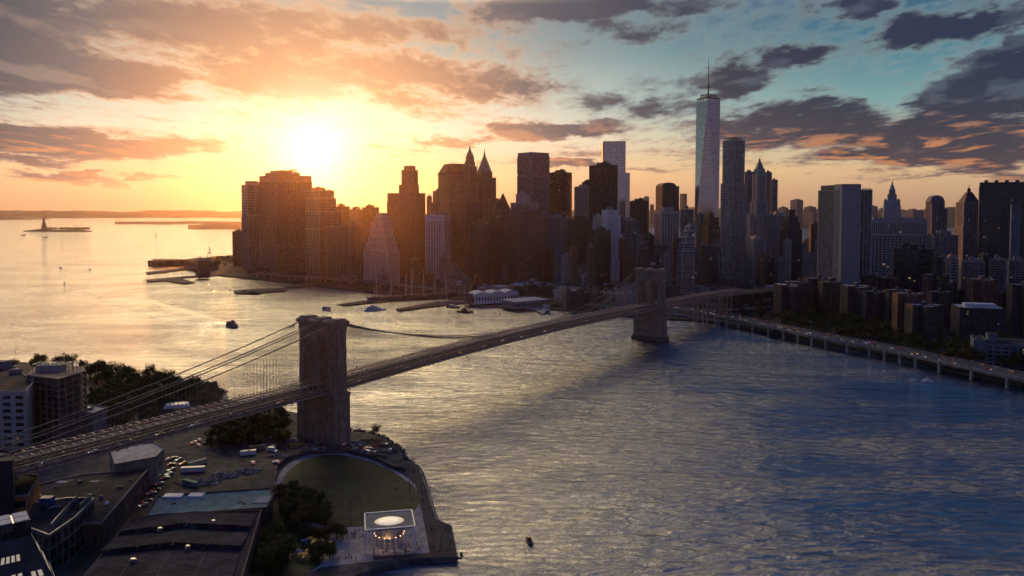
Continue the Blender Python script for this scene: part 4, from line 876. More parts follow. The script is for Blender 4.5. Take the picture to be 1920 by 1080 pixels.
o, a, b, H = hall('ferry_terminal', 'dark ferry terminal on the harbour point with a ragged glass crown', 345, 372, 410, 492, 507, 'brown', al=20)
mb = MB()
for i in range(9): mb.beam((a*.2+i*3, b*.3, H), (a*.2+i*3+rnd.uniform(-3, 3), b*.3, H+rnd.uniform(6, 14)), 1.0)
mb.box(a*.2, b*.25, H+.9, a*.2+30, b*.25+20, H+9); mb.build('roof_crown', M['steel'], o)
hall('harbour_fort', 'low long dark terminal wing at the very tip of the harbour point', 277, 290, 352, 491, 502, 'darkbrown', al=20)
hall('boat_house', 'dark rounded boat shed on the long thin dock', 366, 372, 394, 511, 522, 'darkbrown', al=15, roof='gable')
hall('park_pavilion', 'small pale pavilion on the harbour point', 386, 395, 402, 489, 497, 'white', al=15)
hall('pier_hall', 'white pier hall with a triple scalloped roofline by the tall ships', 888, 891, 973, 553, 571, 'white', al=24, roof='wave', rm='white', depth=26)
hall('market_hall', 'low grey market hall on a barge pier in front of the scalloped one', 941, 965, 1028, 567, 580, 'stone_grey', al=32, rm='roof_pale')
hall('mall_roof', 'broad pale tent like roof over the market mall', 944, 956, 1034, 541, 551, 'brick', al=24, roof='tent', rm='roof_pale')
hall('pier_shed', 'narrow pale shed between the crane and the white scalloped hall', 870, 876, 890, 556, 571, 'stone_tan', al=24, roof='gable')
hall('pier_office', 'small white box office at the right end of the barge pier', 1018, 1022, 1031, 571, 583, 'white', al=24)
hall('warehouse', 'red brick warehouse with a blue striped roof behind the pier halls', 1048, 1056, 1076, 548, 561, 'brick', al=30, roof='gable', rm='blue_grey')
hall('market_shed', 'white roofed shed beneath the cables left of the city-side tower', 1122, 1130, 1152, 534, 546, 'white', al=20, rm='roof_pale')
hall('market_shed', 'bright white shed beside the bridge approach', 1330, 1334, 1342, 537, 547, 'white', al=10)
hall('market_shed', 'long light roofed shed right of the city-side tower', 1258, 1262, 1300, 532, 540, 'stone_pale', al=14, rm='roof_pale')
hall('market_shed', 'low grey roofed shed behind the bright white one', 1290, 1300, 1326, 528, 538, 'stone_grey', al=14, rm='roof_pale')
# crane
g = G(880, 552, 2.5); o = empty('crane', g); tag(o, 'ochre lattice boom crane standing on the quay', 'crane')
mb = MB(); mb.box(-3, -2, 0, 3, 2, 4); mb.build('cab', M['car_yellow'], o)
mb = MB(); 
for s in (-1, 1):
    mb.beam((s*.9, 0, 3), (12+s*.4, 3, 34), .5)
for i in range(12): mb.beam((-.9+12.5*i/12, 3*i/12, 3+31*i/12), (.9+12.5*(i+1)/12-1.2, 3*(i+1)/12, 3+31*(i+1)/12), .35)
mb.build('boom', M['car_yellow'], o)
# ---------------------------------------------------------------- boats
def hull_rings(L, Bm, H, n=9, sheer=.35, stern=.75):
    rr = []
    for i in range(n):
        u = i/(n-1); w_ = Bm/2*(stern+(1-stern)*min(1, u*3))*(1-max(0, (u-.6)/.4)**2.2*.97); y_ = -L/2+L*u; top = H*(1+sheer*abs(u-.35)**1.6*1.6); k = .62
        rr.append([(-w_, y_, top), (-w_*.92, y_, H*.45), (-w_*k, y_-(L*.03*u), -.6), (w_*k, y_-(L*.03*u), -.6), (w_*.92, y_, H*.45), (w_, y_, top)])
    return rr
def boat(name, label, px, py, L, Bm, H, ang, hullm='paint_white', decks=((.1, .8, .8, 2.4),), cabm='paint_white', group=None, cat='boat'):
    g = G(px, py, 0); o = empty(name, g, R(ang)); tag(o, label, cat, group)
    mb = MB(); mb.rings(hull_rings(L, Bm, H), smooth=False); mb.build('hull', M[hullm], o)
    z = H; cb = MB(); wn = MB()
    for (a, b, w_, h) in decks:
        y0, y1 = -L/2+L*a, -L/2+L*b; hw = Bm/2*w_
        cb.prism([(-hw, y0), (hw, y0), (hw, y1-hw*.8), (hw*.55, y1), (-hw*.55, y1), (-hw, y1-hw*.8)], z, z+h, shrink=.97)
        k = max(2, int((y1-y0)/2.2))
        for i in range(k):
            ya = y0+(y1-hw*.9-y0)*(i+.08)/k; yb_ = y0+(y1-hw*.9-y0)*(i+.92)/k
            for s in (-1, 1): wn.box(min(s*hw*.93, s*(hw+.06)), ya, z+h*.3, max(s*hw*.93, s*(hw+.06)), yb_, z+h*.78)
        wn.box(-hw*.5, y0-.05, z+h*.35, hw*.5, y0+.1, z+h*.8); z += h
    cb.build('cabin', M[cabm], o); wn.build('window_band', M['glass_dark'], o)
    mb = MB(); mb.lathe((0, -L/2+L*.45, z), [(.12, 0), (.1, H*1.5+1.5), (.02, H*1.5+2)], 6); mb.beam((-1, -L/2+L*.45, z+H), (1, -L/2+L*.45, z+H), .12); mb.build('mast', M['steel'], o)
    return o, z
boat('yacht', 'white two deck motor yacht moored at the pier by the tall ships', 703, 582, 33, 7.0, 1.9, -72, decks=((.08,.78,.86,2.5),(.15,.62,.7,2.3),(.3,.5,.4,1.4)))
o, z = boat('ferry', 'dark double deck ferry trailing a long wake on the open water', 436, 613, 21, 6, 2.1, -120, hullm='blue_grey', decks=((.06,.86,.9,2.6),(.12,.7,.8,2.3),(.45,.62,.4,1.8)), cabm='stone_tan')
boat('workboat', 'small dark open workboat heading up river in the lower middle', 992, 1016, 7.5, 2.8, .9, 12, hullm='slate', decks=((.35,.62,.5,1.6),), cabm='car_red')
boat('motorboat', 'small white motorboat near the riverside viaduct', 1738, 716, 10, 3.2, 1.0, 75, decks=((.3,.7,.7,1.5),))
boat('motorboat', 'tiny pale skiff left of the white motorboat by the viaduct', 1711, 713, 4.5, 1.8, .6, 80, decks=((.4,.6,.6,.8),))
boat('tugboat', 'black tugboat in front of the crane barge beside the pier halls', 872, 586, 26, 8, 2.2, -115, hullm='black', decks=((.3,.65,.6,3),(.4,.55,.4,2)), cabm='stone_tan')
boat('tugboat', 'dark low harbour boat just behind the black tugboat', 850, 577, 22, 6.5, 1.8, -115, hullm='darkbrown', decks=((.2,.6,.6,2.6),))
boat('barge', 'flat dark barge moored off the left waterfront', 463, 549, 38, 11, 2.2, -85, hullm='darkbrown', decks=((.3,.5,.6,3),), cabm='brown')
boat('harbour_boat', 'dark harbour boat tied at the end of the barge off the left waterfront', 476, 552, 22, 8, 2.4, -95, hullm='black', decks=((.2,.7,.7,3),), cabm='darkbrown')
boat('ferry', 'distant white ferry with a short wake under the statue island', 114, 503, 16, 5, 1.6, 20, decks=((.1,.8,.8,2.2),))
boat('motorboat', 'distant dark motorboat right of the distant white ferry', 168, 505, 9, 3, 1.2, 60, decks=((.3,.7,.7,1.5),), hullm='darkbrown')
boat('motorboat', 'lone small dark motorboat below the distant white ferry', 121, 532, 8, 3, 1.2, 30, decks=((.3,.7,.7,1.8),), hullm='darkbrown')
boat('barge', 'tiny dark barge below the left end of the statue island', 84, 446, 34, 9, 3, 70, decks=((.2,.4,.7,4),), hullm='darkbrown')
boat('barge', 'tiny low barge left of the statue island', 43, 441, 30, 9, 3, 70, decks=((.2,.4,.7,4),), hullm='darkbrown')
def sailboat(label, px, py, L, ang, sail=True):
    g = G(px, py, 0); o = empty('sailboat', g, R(ang)); tag(o, label, 'sailboat', 'sailboats on the bay')
    mb = MB(); mb.rings(hull_rings(L, L*.3, L*.09)); mb.build('hull', M['paint_white'], o)
    mb = MB(); mb.lathe((0, L*.05, 0), [(.16, 0), (.1, L*1.35)], 6); mb.beam((0, L*.05, L*.2), (0, -L*.42, L*.2), .18); mb.build('mast', M['steel'], o)
    mb = MB(); b = 0
    for s in (.03, -.03): mb.v += [(s, 0, L*.23), (s, -L*.40, L*.23), (s, -L*.02, L*1.28)]
    for q in ((0,1,2),(5,4,3),(0,3,4,1),(1,4,5,2),(2,5,3,0)): mb.face(list(q))
    mb.build('sail', M['white'], o)
sailboat('slim sailboat beyond the ferry terminal roof', 392, 474, 20, 60); sailboat('faint sailboat in the middle of the bay', 292, 444, 26, 50); sailboat('very faint sailboat beside the statue island trees', 143, 424, 26, 50)
def tall_ship(label, px, py, L, ang, masts, hullm='brown'):
    g = G(px, py, 0); o = empty('tall_ship', g, R(ang)); tag(o, label, 'sailing ship', 'tall ships moored at the museum piers')
    mb = MB(); mb.rings(hull_rings(L, L*.16, L*.07, sheer=.6)); mb.build('hull', M[hullm], o)
    mb = MB(); mb.prism([(-L*.05, -L*.4), (L*.05, -L*.4), (L*.05, L*.3), (-L*.05, L*.3)], L*.07, L*.09); mb.beam((0, L*.47, L*.1), (0, L*.68, L*.17), L*.008); mb.build('deck', M['timber'], o)
    for k in range(masts):
        y = -L*.32+L*.62*k/max(1, masts-1); hm_ = L*(.55 if k != masts//2 else .62)
        mb = MB(); mb.lathe((0, y, 0), [(L*.011, 0), (L*.009, hm_*.6), (L*.004, hm_)], 6)
        for f_, wy in ((.38, .16), (.56, .13), (.72, .10), (.86, .07)): mb.beam((-L*wy, y, hm_*f_), (L*wy, y, hm_*f_), L*.006)
        for s in (-1, 1):
            for q in (0, .012, .024): mb.beam((s*L*.07, y-L*.03+q*L, L*.07), (0, y, hm_*.62), L*.0016)
        mb.build('mast', M['stone_pale'], o)
    mb = MB()
    for k in range(masts): y = -L*.32+L*.62*k/max(1, masts-1); mb.beam((0, y, L*.5), (0, y+L*.22, L*.14), L*.0018)
    mb.build('rigging', M['bridge_cable'], o)
tall_ship('largest tall ship with four masts and crossed yards at the museum piers', 806, 560, 95, -68, 4, 'darkbrown')
tall_ship('tall ship with three masts left of the largest one', 735, 563, 80, -68, 3)
tall_ship('pale hulled schooner with two masts in front of the largest tall ship', 855, 570, 48, -66, 2, 'stone_pale')
tall_ship('small two masted schooner at the left end of the museum piers', 716, 560, 40, -70, 2, 'stone_pale')
for i, (px, py, lb) in enumerate(((431,545,'beside the barge off the left waterfront'),(270,526,'off the tip of the long thin dock'),(311,514,'between the two docks of the harbour point'),(398,545,'left of the barge mooring'))):
    g = G(px, py, 0); mb = MB(); mb.lathe((0, 0, -1), [(1.1, 0), (1.2, 2.2), (.5, 2.8), (.35, 5.5), (.05, 6)], 10); b_ = mb.build('buoy', M['rust'], None, g); tag(b_, 'dark channel buoy '+lb, 'buoy', 'channel buoys')
# wakes: low ridges of the water itself
def ridge(label, pts, wid, h, n=4, m='water'):
    P = [G(a, b, 0) for a, b in pts]; mb = MB(); 
    for q in range(n):
        off = (q-(n-1)/2)*wid; k0 = len(mb.v); N = 0
        for i in range(len(P)-1):
            for j in range(8):
                u = j/8; p = P[i].lerp(P[i+1], u); d = (P[i+1]-P[i]).normalized(); nn = Vector((-d.y, d.x, 0)); t = (i+u)/(len(P)-1)
                c = p+nn*(off+noise.noise(p*.05)*wid*.5); hw = wid*.42*(.4+t); hh = h*(1-t*.6)*math.sin(min(1, t*12)*math.pi/2)*(.6+.5*noise.noise(p*.03+Vector((q, 0, 0))))
                mb.v += [(*(c-nn*hw)[:2], -.03), (*c[:2], max(.02, hh)), (*(c+nn*hw)[:2], -.03)]; N += 1
        for i in range(N-1):
            for s in (0, 1): mb.face([k0+i*3+s, k0+i*3+3+s, k0+i*3+4+s, k0+i*3+1+s], 0, True)
    return tag(mb.build('wake', M[m]), label, kind='stuff')
ridge('long dark wake trailing behind the ferry', [(432,612),(400,607),(360,601),(320,595),(285,588),(240,575),(190,558),(130,540)], 5, .85, 4)
ridge('bright second arm of the ferry wake', [(430,610),(400,597),(350,583),(300,570),(240,552)], 4, .35, 3)
ridge('faint current line across the water below the deck', [(1040,748),(1090,752),(1130,762),(1180,778),(1240,792),(1300,800)], 1.8, .2, 2)
ridge('short wake behind the small workboat', [(989,1022),(975,1040),(960,1060),(940,1085)], 1.2, .2, 3)
# ---------------------------------------------------------------- statue island
g = G(75, 434, 0); D = g.y
o = empty('statue', (g.x, g.y+40, 8), R(-40)); tag(o, 'tall robed statue with a raised torch on a stone pedestal on the small island', 'statue')
mb = MB(); mb.prism([(-30, -30), (30, -30), (30, 30), (-30, 30)], -6, 6, shrink=.9); mb.prism([(-12, -12), (12, -12), (12, 12), (-12, 12)], 6, 38, shrink=.72); mb.box(-10, -10, 36, 10, 10, 39); mb.build('pedestal', M['stone_grey'], o)
mb = MB(); mb.lathe((0, 0, 39), [(7.5, 0), (6.8, 8), (6.0, 18), (6.6, 24), (5.2, 29), (3, 32), (2.2, 34), (2.9, 37), (2.6, 40), (1, 42)], 14); mb.tube([(4, 0, 68), (6.5, 0, 73), (7.6, 0, 80), (8.2, 0, 86)], [2.2, 1.8, 1.3, 1.2], 8); mb.tube([(-4, -2, 67), (-5.5, -3.5, 62), (-3, -5, 60)], [2, 1.7, 1.3], 8)
fg = mb.build('figure', M['copper'], o)
mb = MB()
for k in range(7): a = R(180*k/6); mb.beam((2.2*math.cos(a), 0, 79), (5.4*math.cos(a), 0, 79+5.2*math.sin(a)+1), .6)
mb.build('crown', M['copper'], fg); mb = MB(); mb.lathe((8.3, 0, 86), [(.8, 0), (2, 2), (1.4, 3), (1.6, 5), (.1, 8)], 8); mb.build('torch', M['copper'], fg)
# ---------------------------------------------------------------- trees
def leaf_crown(mb, rad, h, n, leaf, seed, zc, lobes=6):
    r_ = random.Random(seed); L = [(Vector((r_.uniform(-.6, .6)*rad, r_.uniform(-.6, .6)*rad, zc+r_.uniform(-.35, .4)*h)), r_.uniform(.38, .62)*rad) for _ in range(lobes)]+[(Vector((0, 0, zc)), rad*.62)]
    for _ in range(n):
        c, q = r_.choice(L); d = Vector((r_.gauss(0, 1), r_.gauss(0, 1), r_.gauss(0, 1))).normalized(); p = c+d*q*(r_.uniform(.5, 1.06)); p.z = max(p.z, zc-h*.5)
        a = Vector((r_.gauss(0, 1), r_.gauss(0, 1), r_.gauss(0, .6))).normalized(); b = a.cross(d+Vector((.1, 0, .2))).normalized()*leaf*r_.uniform(.6, 1.2); a = a*leaf*r_.uniform(.6, 1.2)
        k = len(mb.v); mb.v += [tuple(p-a*.5), tuple(p+b*.5), tuple(p+a*.5), tuple(p-b*.5)]; mb.face([k, k+1, k+2, k+3])
def make_tree(seed, rad=4.5, h=9, n=650, leaf=1.0, lm='leaf'):
    o = empty('tree', (0, 0, 0)); r_ = random.Random(seed)
    mb = MB(); mb.tube([(0, 0, -.3), (.1, 0, h*.3), (.2, .1, h*.62)], [.38, .28, .14], 7)
    for k in range(6): a = k*1.05+seed; mb.tube([(.1, 0, h*(.25+.04*k)), (math.cos(a)*rad*.35, math.sin(a)*rad*.35, h*.55), (math.cos(a)*rad*.6, math.sin(a)*rad*.6, h*.72)], [.15, .1, .04], 5)
    mb.build('trunk', M['bark'], o)
    mb = MB(); leaf_crown(mb, rad, h*.62, n, leaf, seed, h*.62); mb.build('crown', M[lm], o)
    return o
TREES = [make_tree(k, 4.2+.35*k, 8.5+.8*k, 620, 1.05, 'leaf_autumn' if k == 3 else 'leaf') for k in range(5)]
used = set()
def tree(px, py, label, group, k=None, s=1.0, z=2.5, loc=None):
    k = rnd.randrange(5) if k is None else k; g = loc or G(px, py, z); z = g.z
    o = TREES[k] if k not in used else copy_tree(TREES[k]); used.add(k)
    o.location = g; o.rotation_euler = (0, 0, rnd.uniform(0, 6.28)); q = s*rnd.uniform(.8, 1.2); o.scale = (q, q, q*rnd.uniform(.85, 1.15)); tag(o, label, 'tree', group)
    return o
# ---------------------------------------------------------------- cars
def make_car(paint_name, name='car', L=4.6, Wd=1.85, H=1.45, kind='car'):
    o = empty(name, (0, 0, 0)); mb = MB(); hw = Wd/2
    if kind == 'car':
        prof = [(-L/2, .35), (-L/2, .85), (-L*.42, .95), (-L*.30, H-.05), (-L*.02, H), (L*.16, .98), (L*.45, .82), (L/2, .7), (L/2, .35)]
    elif kind == 'van': prof = [(-L/2, .4), (-L/2, H-.05), (-L*.3, H), (L*.25, H), (L*.38, 1.1), (L/2, .95), (L/2, .4)]
    else: prof = [(-L/2, .5), (-L/2, H), (0, H+.05), (L*.30, H), (L*.31, 2.2), (L*.42, 2.1), (L/2, 1.2), (L/2, .5)]
    mb.rings([[(x, s*(hw-(0.14 if z > 1.0 else 0)), z) for x, z in prof] for s in (-1, -.98, .98, 1)], smooth=False)
    mb.build('body', M[paint_name], o)
    mb = MB(); zw = H*.78 if kind != 'truck' else 1.9
    x0, x1 = (-L*.27, L*.06) if kind == 'car' else (-L*.4, L*.27) if kind == 'van' else (L*.32, L*.40)
    for s in (-1, 1): mb.box(x0, min(s*(hw-.2), s*(hw-.02)), zw-.18, x1, max(s*(hw-.2), s*(hw-.02)), zw+.16)
    mb.build('window_band', M['glass_dark'], o)
    for x in (-L*.31, L*.31):
        for s in (-1, 1):
            mb = MB(); mb.rings([[(x+.33*math.cos(a*math.pi/5), s*(hw-.05)+q*.12, .33+.33*math.sin(a*math.pi/5)) for a in range(10)] for q in (-1, 1)], smooth=False); mb.build('wheel', M['rubber'], o)
    for s in (-1, 1):
        mb = MB(); mb.box(-L/2-.04, s*hw*.72-.18, .62, -L/2+.03, s*hw*.72+.18, .82); mb.build('tail_lamp', M['tail_lamp'], o)
        mb = MB(); mb.box(L/2-.03, s*hw*.72-.18, .55, L/2+.04, s*hw*.72+.18, .74); mb.build('headlight', M['head_lamp'], o)
    return o
CARS = {p: make_car(p) for p in ('car_white', 'car_black', 'car_silver', 'car_yellow', 'car_red')}
VAN = make_car('paint_white', 'van', 6.2, 2.2, 2.5, 'van'); TRUCK = make_car('paint_white', 'truck', 8.5, 2.5, 3.3, 'truck')
cused = set()
def put(proto, key, loc, ang, label, cat, group=None):
    o = proto if key not in cused else copy_tree(proto); cused.add(key)
    o.location = loc; o.rotation_euler = (0, 0, ang); tag(o, label, cat, group); return o
cn = {'car_white': 'white', 'car_black': 'black', 'car_silver': 'silver', 'car_yellow': 'yellow', 'car_red': 'red'}
pal = ['car_white', 'car_black', 'car_silver', 'car_yellow', 'car_silver', 'car_black', 'car_red', 'car_white', 'car_yellow']
# bridge traffic
k = 0
for t, x in ((-170,6.2),(-150,10.8),(-128,6.2),(-116,10.8),(-96,10.8),(-70,6.0),(-40,10.8),(25,10.8),(48,6.0),(70,10.8),(104,6.2),(130,10.8),(160,10.8),(190,6.2),(214,10.8),(250,10.8),(268,6.2),(300,10.8),(330,6.2),(372,10.8),(400,6.2),(430,10.8),(520,7),(545,10.8),(560,-6),(590,7),(610,-9),(640,10),(655,-6),(690,7),(700,-9),(722,9),(745,-6),(760,6),(780,10),(800,-9)):
    p = pal[(k*4) % 9]; k += 1; far = t > SPAN
    put(CARS[p], p, bridge_pt(x, t), BR_ANG+(math.pi if x > 0 else 0), '%s car driving on the %s' % (cn[p], 'bridge approach beyond the city-side tower' if far else 'side span of the bridge above the sheds' if t < 0 else 'main span of the bridge over the water'), 'car', 'cars on the bridge')
# viaduct traffic and parking beside it
def along(P, N, s):
    for i in range(len(P)-1):
        L_ = (P[i+1]-P[i]).length
        if s <= L_: return P[i].lerp(P[i+1], s/L_), (P[i+1]-P[i]).normalized(), N[i]
        s -= L_
    return None
s = 6.0
while True:
    q = along(FP, FN, s)
    if not q: break
    for lane in (3.2, 9.0, 15.0, 20.8):
        if rnd.random() < .42:
            p = pal[rnd.randrange(9)]; g = q[0]+q[2]*lane+q[1]*rnd.uniform(-3, 3); a = math.atan2(q[1].y, q[1].x)+(math.pi if lane > 12 else 0)
            put(CARS[p], p, (g.x, g.y, 11.02), a, '%s car driving on the riverside viaduct' % cn[p], 'car', '%s cars on the viaduct' % cn[p])
    s += 15
s = 150.0
while True:
    q = along(FP, FN, s)
    if not q: break
    for row in (36, 44, 58):
        if rnd.random() < .38:
            p = pal[rnd.randrange(9)]; g = q[0]+q[2]*(row+rnd.uniform(-1, 1)); put(CARS[p], p, (g.x, g.y, 2.5), math.atan2(q[2].y, q[2].x), '%s car parked behind the riverside viaduct' % cn[p], 'car', '%s cars parked behind the viaduct' % cn[p])
    s += 4.5
g = G(1523, 609, 2.5); put(TRUCK, 'T', (g.x, g.y+12, 2.5), R(-25), 'long white truck parked behind the start of the viaduct', 'truck')
# trees among the housing towers
for i in range(44):
    px = rnd.uniform(1390, 1925); base_ = 575+(px-1380)*.20; py = rnd.uniform(base_-25, base_+36)
    if py > 577+(px-1255)*.20+3: py -= 20
    tree(px, py, 'dark leafy tree between the brick housing towers', 'trees between the housing towers', s=1.5)
def woods(label, n, f, rad=5.0, h=9):
    mb = MB()
    for i in range(n):
        g = f(); b0 = len(mb.v); leaf_crown(mb, rad*rnd.uniform(.8, 1.2), h*.6, 110, 2.0, rnd.randrange(999), h*.6)
        mb.v[b0:] = [(v[0]+g.x, v[1]+g.y, v[2]+g.z) for v in mb.v[b0:]]; mb.tube([(g.x, g.y, g.z-.5), (g.x, g.y, g.z+h*.6)], [.5, .25], 5)
    tag(mb.build('woods', M['leaf']), label, kind='stuff')
U = rnd.uniform
woods('park trees on the harbour point', 40, lambda: G(U(395, 470), U(486, 500), 2.5), 6, 12)
woods('grove of the fort at the tip of the point', 50, lambda: G(U(285, 360), U(492, 499), 2.5), 6, 11)
woods('street trees before the widest ribbed slab', 16, lambda: G(U(468, 505), U(508, 515), 2.5), 6, 11)
woods('trees of the park beyond the bridge approach', 26, lambda: G(U(1420, 1478), U(508, 522), 2.5), 6, 11)
woods('dark trees filling the grounds of the brick housing towers', 170, lambda: (lambda px: G(px, 577+(px-1255)*.20-U(10, 46), 2.5))(U(1440, 1925)), 6, 12)
woods('mixed dark wood filling the far park left of the bridge', 70, lambda: G(U(170, 330), U(735, 772), 2.5), 4.5, 8)
woods('low growth along the far park shore', 50, lambda: (lambda px: G(px, 706+(px-165)*.20+U(0, 14), 2.5))(U(165, 415)), 4, 7)
woods('thicket under the bridge deck', 40, lambda: G(U(395, 540), U(795, 838), 2.5), 4, 7)
woods('hazy trees on the statue island', 90, lambda: (lambda p: Vector((p.x, p.y, 7)))(atD(U(86, 166), 400, U(4590, 4720))), 11, 17)
# ---------------------------------------------------------------- near bank: buildings
def block(name, label, roofpx, zt, wallm, roofm='roof', cat=None, win=None, parapet=.9, zb=2.3, glass='glass_dark', pw=3.4, ph=3.6, frame=None, para_m=None):
    """a building from its roof outline seen in the photo at a known height"""
    P = [G(a, b, zt) for a, b in roofpx]; n = len(P)
    if sum(P[i].x*P[(i+1)%n].y-P[(i+1)%n].x*P[i].y for i in range(n)) < 0: P = P[::-1]
    c = sum(P, Vector())/n; o = empty(name, (c.x, c.y, zb)); tag(o, label, cat or 'building'); Q = [(p.x-c.x, p.y-c.y) for p in P]; H = zt-zb
    mb = MB(); mb.prism(Q, 0, H-.2); w1 = mb.build('wall', M[wallm], o)
    mb = MB(); mb.prism([(x*.985, y*.985) for x, y in Q], H-.3, H); rf = mb.build('roof', M[roofm], o)
    mb = MB()
    for i in range(n): a, b = Q[i], Q[(i+1)%n]; mb.beam((*a, H-.2+parapet/2), (*b, H-.2+parapet/2), .5, parapet)
    mb.build('parapet', M[para_m or wallm], o)
    if win:
        wins = []
        for i in range(n):
            a, b = Vector((*Q[i], 0)), Vector((*Q[(i+1)%n], 0)); L_ = (b-a).length; d = (b-a).normalized(); nn = Vector((d.y, -d.x, 0))
            if L_ < 6: continue
            nx = max(1, int(L_/pw)); nz = max(1, int((H-1)/ph))
            if nn.y > .35: continue
            for u in range(nx):
                for v in range(nz):
                    m_ = a+d*(L_*(u+.5)/nx); z = .9+(H-1.2)*v/nz; hw = L_/nx*.5*win[0]; hh = (H-1.2)/nz*win[1]
                    p, q = m_-d*hw+nn*.03, m_+d*hw+nn*.03
                    one = MB(); one.v += [(p.x, p.y, z), (q.x, q.y, z), (q.x, q.y, z+hh), (p.x, p.y, z+hh)]; one.face([0, 1, 2, 3], 0)
                    one.beam((p.x, p.y, z-.1), (q.x, q.y, z-.1), .3, .2, 1); one.beam((p.x, p.y, z+hh+.08), (q.x, q.y, z+hh+.08), .22, .16, 1)
                    one.beam((p.x, p.y, z), (p.x, p.y, z+hh), .14, None, 1); one.beam((q.x, q.y, z), (q.x, q.y, z+hh), .14, None, 1)
                    wins.append(((o.location+m_).length-z*.5, one))
        wins.sort(key=lambda e: e[0]); ms_ = [M[glass], M[para_m or wallm]]
        for _, one in wins[:100]: one.build('window', ms_, o)
        if len(wins) > 100:
            rest = MB()
            for _, one in wins[100:]:
                k = len(rest.v); rest.v += one.v; rest.f += [[i+k for i in f] for f in one.f]; rest.m += one.m; rest.sm += one.sm
            tag(rest.build('windows', ms_, o), kind='stuff')
    return dict(o=o, Q=Q, H=H, c=c, rf=rf, zt=zt, loc=lambda px, py, dz=0: (lambda p: (p.x-c.x, p.y-c.y, p.z-zb+dz))(G(px, py, zt)))
def kit(b, items, m='steel', name='roof_plant'):
    for px, py, sx, sy, sz in items:
        x, y, z = b['loc'](px, py); mb = MB(); mb.box(x-sx/2, y-sy/2, z, x+sx/2, y+sy/2, z+sz*.8); mb.box(x-sx*.4, y-sy*.4, z+sz*.8, x+sx*.4, y+sy*.4, z+sz); mb.build(name, M[m], b['o'])
def dome(b, px, py, r_, m='paint_white', name='roof_vent'):
    x, y, z = b['loc'](px, py); mb = MB(); mb.lathe((x, y, z), [(r_, 0), (r_, r_*.5), (r_*.7, r_), (.1, r_*1.2)], 12); mb.build(name, M[m], b['o'])
b = block('apartment_building', 'pale concrete apartment building with rows of dark windows at the left edge', [(-60,712),(-30,672),(30,690),(62,718),(48,735),(0,735)], 44, 'stone_pale', win=(.62, .5), pw=5.2, ph=4.0)
kit(b, [(5,690,9,7,5),(30,700,6,5,3)], 'stone_grey')
# building under construction: bare slabs, columns and a steel frame on top
P = [G(a, b_, 46) for a, b_ in ((50,708),(70,688),(155,692),(162,700),(110,716))]
c = sum(P, Vector())/5; o = empty('building_under_construction', (c.x, c.y, 2.3)); tag(o, 'unfinished concrete frame building with open floors and scaffolding on its roof', 'building')
if sum(P[i].x*P[(i+1)%5].y-P[(i+1)%5].x*P[i].y for i in range(5)) < 0: P = P[::-1]
Q = [(p.x-c.x, p.y-c.y) for p in P]
for f_ in range(12):
    mb = MB(); mb.prism(Q, f_*3.8+3.2, f_*3.8+3.75); mb.build('floor_slab', M['concrete_brown'], o)
mb = MB()
for i in range(5):
    a, b_ = Vector((*Q[i], 0)), Vector((*Q[(i+1)%5], 0)); n = max(1, int((b_-a).length/5))
    for k in range(n): q = a.lerp(b_, k/n)*.97; mb.box(q.x-.4, q.y-.4, 0, q.x+.4, q.y+.4, 45)
mb.build('column_frame', M['concrete_brown'], o)
mb = MB(); mb.prism([(x*.8, y*.8) for x, y in Q], 0, 44.8); mb.build('inner_wall', M['brick'], o)
mb = MB()
for i in range(6):
    for j in range(3): mb.beam((-14+i*5.2, -4+j*4, 45), (-14+i*5.2, -4+j*4, 51+2*(i % 2)), .35)
for j in range(3): mb.beam((-14, -4+j*4, 50.5), (12, -4+j*4, 50.5), .35)
for i in range(6): mb.beam((-14+i*5.2, -4, 50.5), (-14+i*5.2, 4, 50.5), .35)
mb.build('scaffold', M['steel'], o); mb = MB(); mb.box(-13, -3, 45.5, 3, 4, 49.5); mb.build('penthouse', M['stone_pale'], o)
b = block('brick_building', 'plain pale windowless block with gridded right side and rooftop hatch', [(110,766),(150,757),(201,765),(176,776)], 21, 'stone_grey', 'roof_pale', win=None); kit(b, [(150,762,6,4,3),(170,768,3,3,1.5)], 'steel')
block('low_building', 'low dark roofed building in the trees left of the bridge', [(52,818),(100,804),(150,815),(108,832)], 8, 'brick_dark', 'roof')
b = block('brick_building', 'brick ended building whose wall shows just below the bridge deck', [(205,838),(288,830),(308,842),(292,858),(215,872)], 17, 'stone_grey', 'roof_pale', win=(.3, .4), pw=9, ph=5)
b = block('warehouse', 'big empty flat roofed warehouse shell below the bridge', [(62,912),(150,892),(278,880),(190,982),(120,985)], 13, 'brick_dark', 'roof', win=(.35, .5), pw=4.2, ph=5, para_m='stone_grey')
patch_b = b; dome(b, 200, 945, 1.1); dome(b, 245, 902, 1.0, 'stone_grey'); dome(b, 105, 915, .9, 'stone_grey'); kit(b, [(168,930,3,2,1)], 'stone_grey')
b = block('factory_building', 'roofless brick hall with a greenish weathered deck roof and two pale skylights', [(272,972),(295,932),(372,926),(505,917),(512,930),(500,953),(380,962)], 12, 'brick_dark', 'copper', win=(.4, .5), pw=5, ph=5)
for px, py, sx in ((325,931,9),(368,930,7)): 
    x, y, z = b['loc'](px, py); mb = MB(); mb.box(x-sx/2, y-2.4, z, x+sx/2, y+2.4, z+.8); mb.build('skylight', M['paint_white'], b['o'])
x, y, z = b['loc'](492, 938); mb = MB(); mb.box(x-3.5, y-4, z, x+3.5, y+4, z+.4); mb.build('skylight', M['stone_pale'], b['o'])
